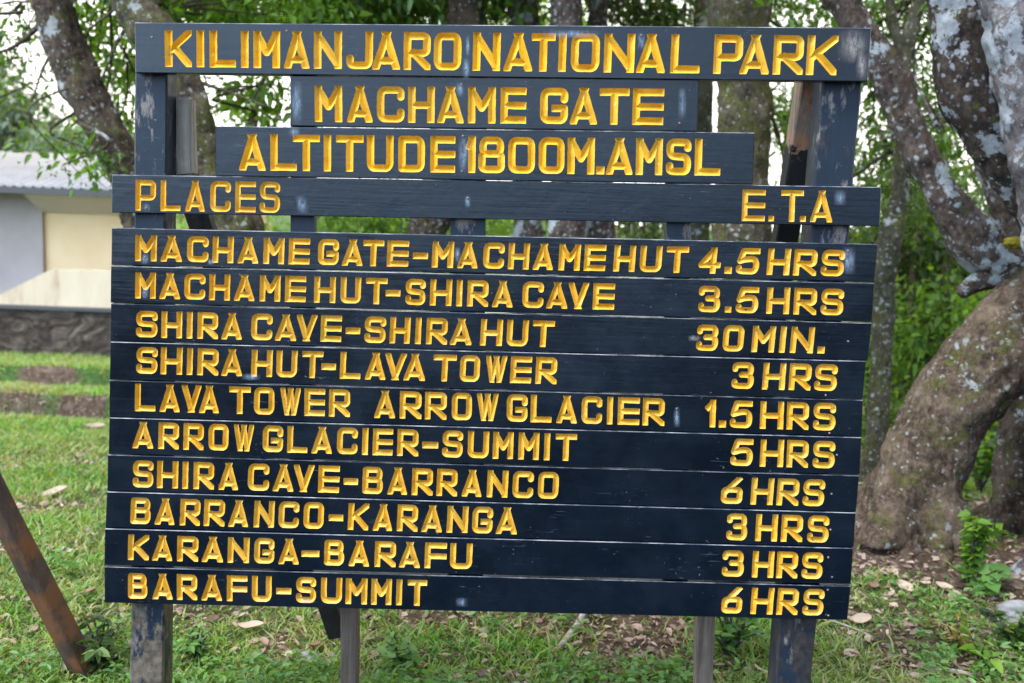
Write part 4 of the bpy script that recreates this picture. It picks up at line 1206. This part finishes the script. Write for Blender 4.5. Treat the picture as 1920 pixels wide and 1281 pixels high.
# ------------------------------------------------------------------ building
def build_building():
    d = 16.6
    k = N('grey_render'); c = k.coords('Object'); n = k.noise(c, 1.5, 5)
    grey = k.principled(k.ramp(n, [(.3, (.38, .305, .27)), (.7, (.47, .385, .345))]), .9, k.bump(k.noise(c, 60, 3), .2, .01), .2)
    k = N('cream_render'); c = k.coords('Object'); n = k.noise(c, 1.7, 6, .65)
    cream = k.principled(k.ramp(n, [(.3, (.84, .56, .29)), (.7, (.90, .64, .37))]), .9, k.bump(k.noise(c, 50, 3), .2, .01), .2)
    k = N('stained_cream_render'); c = k.coords('Object', (1.5, 1.5, .35)); n = k.noise(c, 2.2, 7, .7)
    par = k.principled(k.ramp(n, [(.30, (.36, .24, .15)), (.46, (.52, .40, .27)), (.7, (.57, .47, .33))]), .9, None, .2)
    k = N('rubble_stone'); c = k.coords('Object', (1, 1, 1.5))
    w1 = k.noise(c, 2.3, 5, .62, 2.4)
    st = k.ramp(w1, [(.30, (.014, .010, .008)), (.45, (.055, .040, .030)), (.56, (.11, .080, .062)), (.72, (.22, .17, .135))])
    st = k.mix(k.math('MULTIPLY', k.mask(k.noise(c, 1.3, 4), .48, .66), .5), st, (.05, .035, .028))
    stone = k.principled(st, .95, k.bump(w1, 1.0, .12), .2)
    k = N('corrugated_sheet'); c = k.coords('Object')
    n = k.noise(c, 2.0, 5, .6)
    sheet = k.principled(k.ramp(n, [(.3, (.185, .168, .160)), (.7, (.27, .248, .238))]), .5, None, .5)
    k = N('gutter_grey'); gutter = k.principled((.06, .055, .052), .7)
    k = N('soffit_board'); soff = k.principled((.62, .53, .45), .8)
    base = W(60, 650, d); z0 = float(gz(base[0], d)) - .3
    org = np.array([base[0], base[1], z0 + .3])
    bt = empty('building', org, 'low cream and grey building with a corrugated roof on a rubble stone base', 'building')

    def bx(name, x0, x1, y0, y1, za, zb, mat, bev=.01):
        bm = bmesh.new()
        hexa(bm, [(x0, y0, zb), (x1, y0, zb), (x1, y0, za), (x0, y0, za), (x0, y1, zb), (x1, y1, zb), (x1, y1, za), (x0, y1, za)], bev)
        return bm_obj(name, bm, mat, bt, org)
    X = lambda px, dd=d: float(W(px, 450, dd)[0])
    Zp = lambda px, py, dd=d: float(W(px, py, dd)[2])
    zs = Zp(60, 580, d)                                   # top of the stone base
    bx('stone_base', X(-520), X(330), d, d + 4.5, z0, zs, stone, .02)
    bx('coping', X(-522), X(332), d - .05, d + .4, zs + .002, zs + .06, gutter)
    # parapet of the stair, with a sloping top
    ztop = Zp(120, 505, d + .1); zl = Zp(0, 556, d + .1)
    bm = bmesh.new()
    xs = [X(-8, d + .1), X(97, d + .1), X(330, d + .1)]
    pr = [(xs[0], zs + .06), (xs[2], zs + .06), (xs[2], ztop), (xs[1], ztop), (xs[0], zl)]
    f0 = [bm.verts.new((x, d + .08, z)) for x, z in pr]; f1 = [bm.verts.new((x, d + .26, z)) for x, z in pr]
    bm.faces.new(f0); bm.faces.new(f1[::-1])
    for i in range(5): bm.faces.new([f0[i], f1[i], f1[(i + 1) % 5], f0[(i + 1) % 5]])
    bm_obj('stair_parapet', bm, par, bt, org)
    ze = Zp(60, 352, d - .1)                              # eaves
    xc = X(80, d + .9)
    bx('wall', X(-520, d + .9), xc, d + .9, d + 4.4, zs, ze - .03, grey)
    bx('porch_wall', xc + .003, X(420, d + 1), d + .98, d + 4.4, zs, ze - .03, cream)
    zf, zb = Zp(140, 367, d + .2), Zp(140, 401, d + .95)
    bm = bmesh.new()
    hexa(bm, [(xc + .004, d + .95, zb), (X(420), d + .95, zb), (X(420), d + .2, zf), (xc + .004, d + .2, zf),
              (xc + .004, d + .95, zb + .04), (X(420), d + .95, zb + .04), (X(420), d + .2, zf + .04), (xc + .004, d + .2, zf + .04)])
    bm_obj('soffit', bm, soff, bt, org)
    bx('gutter', X(-540), X(420), d + .02, d + .14, ze - .10, ze + .01, gutter)
    # corrugated roof, a real wave in the sheet
    n = 420
    xs = np.linspace(X(-540), X(430), n); rows = [(d + .1, ze + .02), (d + 3.2, ze + .72), (d + 6.5, ze + .05)]
    v = []
    for y, z in rows:
        for x in xs: v.append((x, y, z + .022 * math.sin((x - xs[0]) * 2 * math.pi / .16)))
    f = np.array([(r * n + i, r * n + i + 1, (r + 1) * n + i + 1, (r + 1) * n + i) for r in range(2) for i in range(n - 1)])
    o = mesh_obj('roof', v, f, sheet, bt, org, smooth=True)
    sm = o.modifiers.new('thickness', 'SOLIDIFY'); sm.thickness = .012


build_building()


# ------------------------------------------------------------------ ground cover
def frustum_pts(n, y0, y1, power=1.0, margin=1.36):
    y = y0 + (y1 - y0) * rng.random(n) ** power
    half = y * (960 / FPX) * margin + .55
    x = (rng.random(n) * 2 - 1) * half
    return x, y


def grass():
    x, y = frustum_pts(490000, 2.9, 13.5, 1.35)
    x2, y2 = frustum_pts(90000, 9.0, 16.9, 1.0)
    k2 = x2 < -.30 * y2
    x = np.concatenate([x, x2[k2]]); y = np.concatenate([y, y2[k2]])
    g = grassy(x, y)
    # hidden behind the planks: keep only what the gaps below and beside the sign can show, plus a margin
    hid = (y > 4.9) & (x > -.36 * y + .25) & (x < .33 * y - .15)
    keep = (rng.random(len(x)) < np.clip(g * 1.15 - .12, 0.03, 1) * .72) & (~hid | (rng.random(len(x)) < .4))
    x, y = x[keep], y[keep]; n = len(x)
    z = gz(x, y)
    h = (.012 + .034 * rng.random(n) ** 1.6) * (.5 + 1.2 * fbm(x * 4, y * 4)) * (1 + .06 * np.clip(y - 4, 0, 8))
    wd = (.0026 + .0030 * rng.random(n)) * (1 + .16 * np.clip(y - 3.5, 0, 8))
    a = rng.random(n) * 2 * np.pi
    s = np.stack([np.cos(a), np.sin(a), np.zeros(n)], -1) * wd[:, None]
    b = rng.random(n) * 2 * np.pi; ln = h * (.4 + 1.5 * rng.random(n))
    lean = np.stack([np.cos(b) * ln, np.sin(b) * ln, np.zeros(n)], -1)
    p = np.stack([x, y, z - .004], -1); up = np.stack([0 * h, 0 * h, h], -1)
    v = np.stack([p - s, p + s, p + up * .6 + lean * .35 + s * .8, p + up * .6 + lean * .35 - s * .8, p + up * .95 + lean + s * .12, p + up * .95 + lean - s * .12], 1).reshape(-1, 3)
    k = np.arange(n)[:, None] * 6
    f = np.concatenate([k + np.array([[0, 1, 2, 3]]), k + np.array([[3, 2, 4, 5]])], 0)
    tag(mesh_obj('grass', v, f, M['grass']), 'short bright green turf with worn patches', 'grass', kind='stuff')


grass()


def weeds():
    x, y = frustum_pts(18000, 2.9, 8.5, 1.4)
    n0 = fbm(x * 2.3 + 40, y * 2.3)
    wgt = .16 + .60 * np.exp(-((y - 3.45) / .55) ** 2) * sstep(-1.3, -.5, x) * (1 - .75 * sstep(.75, 1.2, x))
    hid = (y > 4.9) & (x > -.36 * y + .25) & (x < .33 * y - .15)
    keep = (rng.random(len(x)) < wgt * sstep(.36, .56, n0) * 1.3) & (~hid | (rng.random(len(x)) < .4))
    x, y = x[keep], y[keep]
    per = 9; n = len(x) * per
    X = np.repeat(x, per) + rng.normal(0, .022, n); Y = np.repeat(y, per) + rng.normal(0, .022, n)
    Z = gz(X, Y) + .01 + .05 * rng.random(n)
    a = rng.random(n) * 2 * np.pi
    d = np.stack([np.cos(a), np.sin(a), .25 + .7 * rng.random(n)], -1)
    v, f = leaf_mesh(np.stack([X, Y, Z], -1), d, .014 + .034 * rng.random(n) ** 1.5, .40, .25, .25)
    tag(mesh_obj('weeds', v, f, M['weed']), 'low broad leaved weeds around the feet of the sign', 'weeds', kind='stuff')


weeds()


def litter():
    x, y = frustum_pts(46000, 2.9, 12.5, 1.5)
    g = grassy(x, y)
    hid = (y > 4.9) & (x > -.36 * y + .25) & (x < .33 * y - .15)
    keep = (rng.random(len(x)) < (1 - g) * .95 + .13 + .25 * sstep(.8, 1.5, x)) & (~hid | (rng.random(len(x)) < .4))
    x, y = x[keep], y[keep]; n = len(x)
    a = rng.random(n) * 2 * np.pi
    d = np.stack([np.cos(a), np.sin(a), rng.normal(0, .3, n)], -1)
    v, f = leaf_mesh(np.stack([x, y, gz(x, y) + .004 + .018 * rng.random(n)], -1), d, .014 + .045 * rng.random(n) ** 1.6, .45, .5 * rng.random((n, 1)) - .1, .15)
    tag(mesh_obj('leaf_litter', v, f, M['dry']), 'dry brown and pinkish leaf litter over the bare earth', 'leaf litter', kind='stuff')


litter()


def ground_at(px, py):
    """Where the sight line through that pixel meets the ground."""
    r = ray(np.array(float(px)), np.array(float(py)))
    t = np.linspace(1.5, 25, 6000)
    p = CAMO + r[None, :] * t[:, None]
    i = np.argmax(p[:, 2] < gz(p[:, 0], p[:, 1]))
    return p[i]


# single fallen leaves: one curled blade shape, copied
def fallen_leaf_mesh(name, mat):
    v, f = [], []
    nl, nw = 9, 5
    for i in range(nl):
        t = i / (nl - 1)
        wv = .23 * math.sin(math.pi * min(1, t * .92 + .04)) ** .8
        for j in range(nw):
            s = (j / (nw - 1) - .5) * 2
            v.append((t - .5, s * wv, .10 * s * s + .22 * (t - .5) ** 2 + .03 * math.sin(7 * t + 3 * s)))
    for i in range(nl - 1):
        for j in range(nw - 1):
            a = i * nw + j; f.append((a, a + 1, a + nw + 1, a + nw))
    me = bpy.data.meshes.new(name); me.from_pydata(v, [], f); me.materials.append(mat)
    me.polygons.foreach_set('use_smooth', np.ones(len(f), bool))
    return me


LEAF_ME = {k: fallen_leaf_mesh('fallen_leaf', M[k]) for k in ('pale_leaf', 'brown_leaf')}
FALLEN = [
    (104, 932, 46, 'pale_leaf', 20, 'long pale fallen leaf alone on the lawn above the leaning beam'),
    (164, 1120, 34, 'brown_leaf', 10, 'brown curled fallen leaf on the lawn near the bottom plank end'),
    (470, 1186, 50, 'pale_leaf', 5, 'large tan fallen leaf below the FU of the bottom line'),
    (590, 1222, 44, 'brown_leaf', 70, 'greyish brown fallen leaf beside the stake under the sign'),
    (178, 808, 40, 'pale_leaf', 30, 'pale fallen leaf near the earth step on the lawn'),
    (48, 850, 18, 'brown_leaf', 0, 'small rust fallen leaf far up the lawn'),
    (1592, 1236, 36, 'pale_leaf', 35, 'pale upturned fallen leaf to the right of the worn post'),
    (1430, 1272, 42, 'pale_leaf', -30, 'pale fallen leaf at the foot of the worn post'),
    (1675, 1082, 30, 'pale_leaf', 70, 'upright pinkish fallen leaf between sign and leafy plant'),
    (1697, 1110, 40, 'pale_leaf', -60, 'narrow pale fallen leaf standing on edge in thin grass'),
    (1670, 1036, 26, 'pale_leaf', 0, 'whitish fallen leaf just in front of the gnarled trunk'),
    (1733, 1102, 26, 'pale_leaf', 10, 'rounded pale fallen leaf in front of the leafy plant'),
    (1768, 1108, 32, 'pale_leaf', -15, 'broad cream fallen leaf touching the leafy plant'),
    (1800, 1106, 30, 'brown_leaf', -40, 'pinkish brown fallen leaf under the big low leaf'),
    (1824, 1120, 32, 'brown_leaf', 15, 'dusky brown fallen leaf below the big low leaf'),
    (1742, 1134, 28, 'pale_leaf', 25, 'tan fallen leaf in the open strip of litter'),
    (1636, 1106, 30, 'brown_leaf', 30, 'curled brown fallen leaf by the sign edge'),
    (1840, 955, 34, 'pale_leaf', 0, 'pale fallen leaf between the gnarled trunk and the dim trunk'),
    (1613, 1172, 44, 'pale_leaf', 10, 'pinkish fallen leaf just right of the bottom plank'),
    (1880, 1150, 40, 'brown_leaf', -20, 'dark fallen leaf beside the grey rock'),
]
for px, py, sz, mk, rot, lab in FALLEN:
    p = ground_at(px, py)
    o = bpy.data.objects.new('fallen_leaf', LEAF_ME[mk]); COL.objects.link(o)
    s = sz * p[1] / FPX
    o.location = p + np.array([0, 0, .012 + .12 * s]); o.scale = (s, s * random.uniform(.9, 1.3), s)
    o.rotation_euler = (random.uniform(-.3, .5), random.uniform(-.35, .35), R(rot))
    tag(o, lab, 'leaf', 'single fallen leaves on the ground')


def stick(name, pts, label, mat='twig'):
    P3 = []
    for px, py, lift, r in pts:
        g = ground_at(px, py); P3.append([g[0], g[1], g[2] + lift, r])
    q = spline(P3, 6)
    v, f = tube(q[:, :3], q[:, 3], 8, .15)
    o = mesh_obj(name, v, f, M[mat], None, q[0, :3], smooth=True)
    tag(o, label, 'stick')


stick('stick', [(1100, 1158, .06, .012), (1088, 1176, .03, .014), (1066, 1200, .015, .013), (1046, 1222, .012, .010)], 'short grey forked stick lying under the middle of the sign')
stick('stick', [(1720, 1252, .012, .008), (1752, 1262, .016, .010), (1800, 1268, .014, .009), (1840, 1276, .012, .006)], 'dead brown stick on the leaf litter at the bottom near the small seedling')
stick('stick', [(916, 1150, .02, .003), (918, 1168, .02, .003), (940, 1182, .02, .003), (965, 1200, .015, .002)], 'thin bent twig on bare earth below the sign')
stick('stick', [(1635, 1204, .02, .005), (1600, 1188, .02, .005), (1560, 1178, .03, .004)], 'slim dark twig beside the bottom corner of the sign')


def rock(px, py, size, label):
    p = ground_at(px, py)
    bm = bmesh.new(); bmesh.ops.create_icosphere(bm, subdivisions=4, radius=1)
    for v in bm.verts:
        c = v.co
        k = 1 + .35 * (float(fbm(np.array(c.x * 1.3 + 5), np.array(c.y * 1.3 + c.z * 1.7))) - .47) * 2
        v.co = Vector((c.x * size * 1.3 * k, c.y * size * k, c.z * size * .75 * k))
    bmesh.ops.translate(bm, verts=bm.verts, vec=Vector(p) + Vector((0, 0, size * .25)))
    tag(bm_obj('rock', bm, M['rock'], None, tuple(p), True), label, 'rock')


rock(1912, 1158, .07, 'pale grey rock half buried in leaf litter at the edge of the photograph')
rock(580, 1240, .035, 'small brownish grey stone near the stake under the sign')


def plant(label, px, py, h, n, leaf, mat, spread=.5, stems=5, broad=.55, name='plant'):
    p = ground_at(px, py)
    t = empty(name, p, label, 'plant')
    vs, fs, k = [], [], 0
    pos, dr = [], []
    for s in range(stems):
        a = random.uniform(0, 2 * math.pi); r = spread * h * random.uniform(.2, 1)
        tip = np.array([p[0] + r * math.cos(a), p[1] + r * math.sin(a), p[2] + h * random.uniform(.6, 1)])
        mid = (p + tip) / 2 + np.array([-.1 * r * math.cos(a), -.1 * r * math.sin(a), h * .12])
        q = spline([np.r_[p, .006], np.r_[mid, .0045], np.r_[tip, .002]], 7)
        v, f = tube(q[:, :3], q[:, 3], 6, .05)
        vs.append(v); fs += [[i + k for i in ff] for ff in f]; k += len(v)
        for j in range(n // stems):
            u = q[random.randint(3, len(q) - 1), :3]
            b = random.uniform(0, 2 * math.pi)
            pos.append(u); dr.append((math.cos(b), math.sin(b), random.uniform(-.1, .55)))
    mesh_obj('stem', np.vstack(vs), fs, M['bark_thin'], t, p, smooth=True)
    v, f = leaf_mesh(np.array(pos), np.array(dr), leaf * (.6 + .7 * rng.random(len(pos))), broad, .2, .25)
    mesh_obj('foliage', v, f, M[mat], t, p)
    return t


plant('bright green leafy plant growing in front of the gnarled trunk', 1815, 1095, .30, 260, .052, 'leaf_bright', .42, 9, .6)
plant('low plant with the largest broad leaves, spreading over the litter', 1840, 1108, .12, 40, .085, 'weed', 1.0, 7, .7)
plant('sapling with upright stem and pale leaves between the gnarled trunk and the dim trunk', 1800, 985, .42, 60, .07, 'leaf_bright', .3, 4, .5)
plant('thin sprout with a few pale leaves against the foot of the gnarled trunk', 1688, 1010, .30, 18, .055, 'leaf_bright', .12, 3, .4)
plant('small star shaped seedling at the bottom beside the dead stick', 1838, 1262, .13, 30, .07, 'leaf_bright', .7, 5, .4)
plant('orange tinged feathery fern clump in the leaf litter', 1790, 1225, .12, 160, .035, 'fern', .95, 14, .25)
plant('dark weedy plant at the foot of the reddish beam', 190, 1262, .16, 130, .05, 'leaf_dark', 1.0, 12, .45)
plant('bushy weed under the sign between the brown stake and the worn post', 1365, 1235, .22, 120, .055, 'weed', .8, 12, .5)
plant('green weed tuft close beside the scratched blue post', 365, 1240, .10, 110, .04, 'weed', 1.2, 12, .45)
plant('dark leaved weed patch at the bottom edge near the grey rock', 1900, 1215, .12, 90, .06, 'leaf_dark', 1.1, 10, .5)
plant('broad leaved weed under the sign right of the brown stake by the forked stick', 760, 1255, .12, 90, .05, 'weed', 1.1, 10, .5)
plant('bright low bush behind the gnarled trunk, lit green under its bend', 1835, 930, .6, 260, .085, 'leaf_bright', .7, 12, .55, 'bush')
plant('green bush far back against the slender olive trunk', 1628, 900, .8, 300, .085, 'leaf_bright', .5, 12, .5, 'bush')
plant('leafy bush under the bend of the gnarled trunk, farther back in shade', 1860, 860, .9, 320, .09, 'leaf_mid', .6, 12, .55, 'bush')
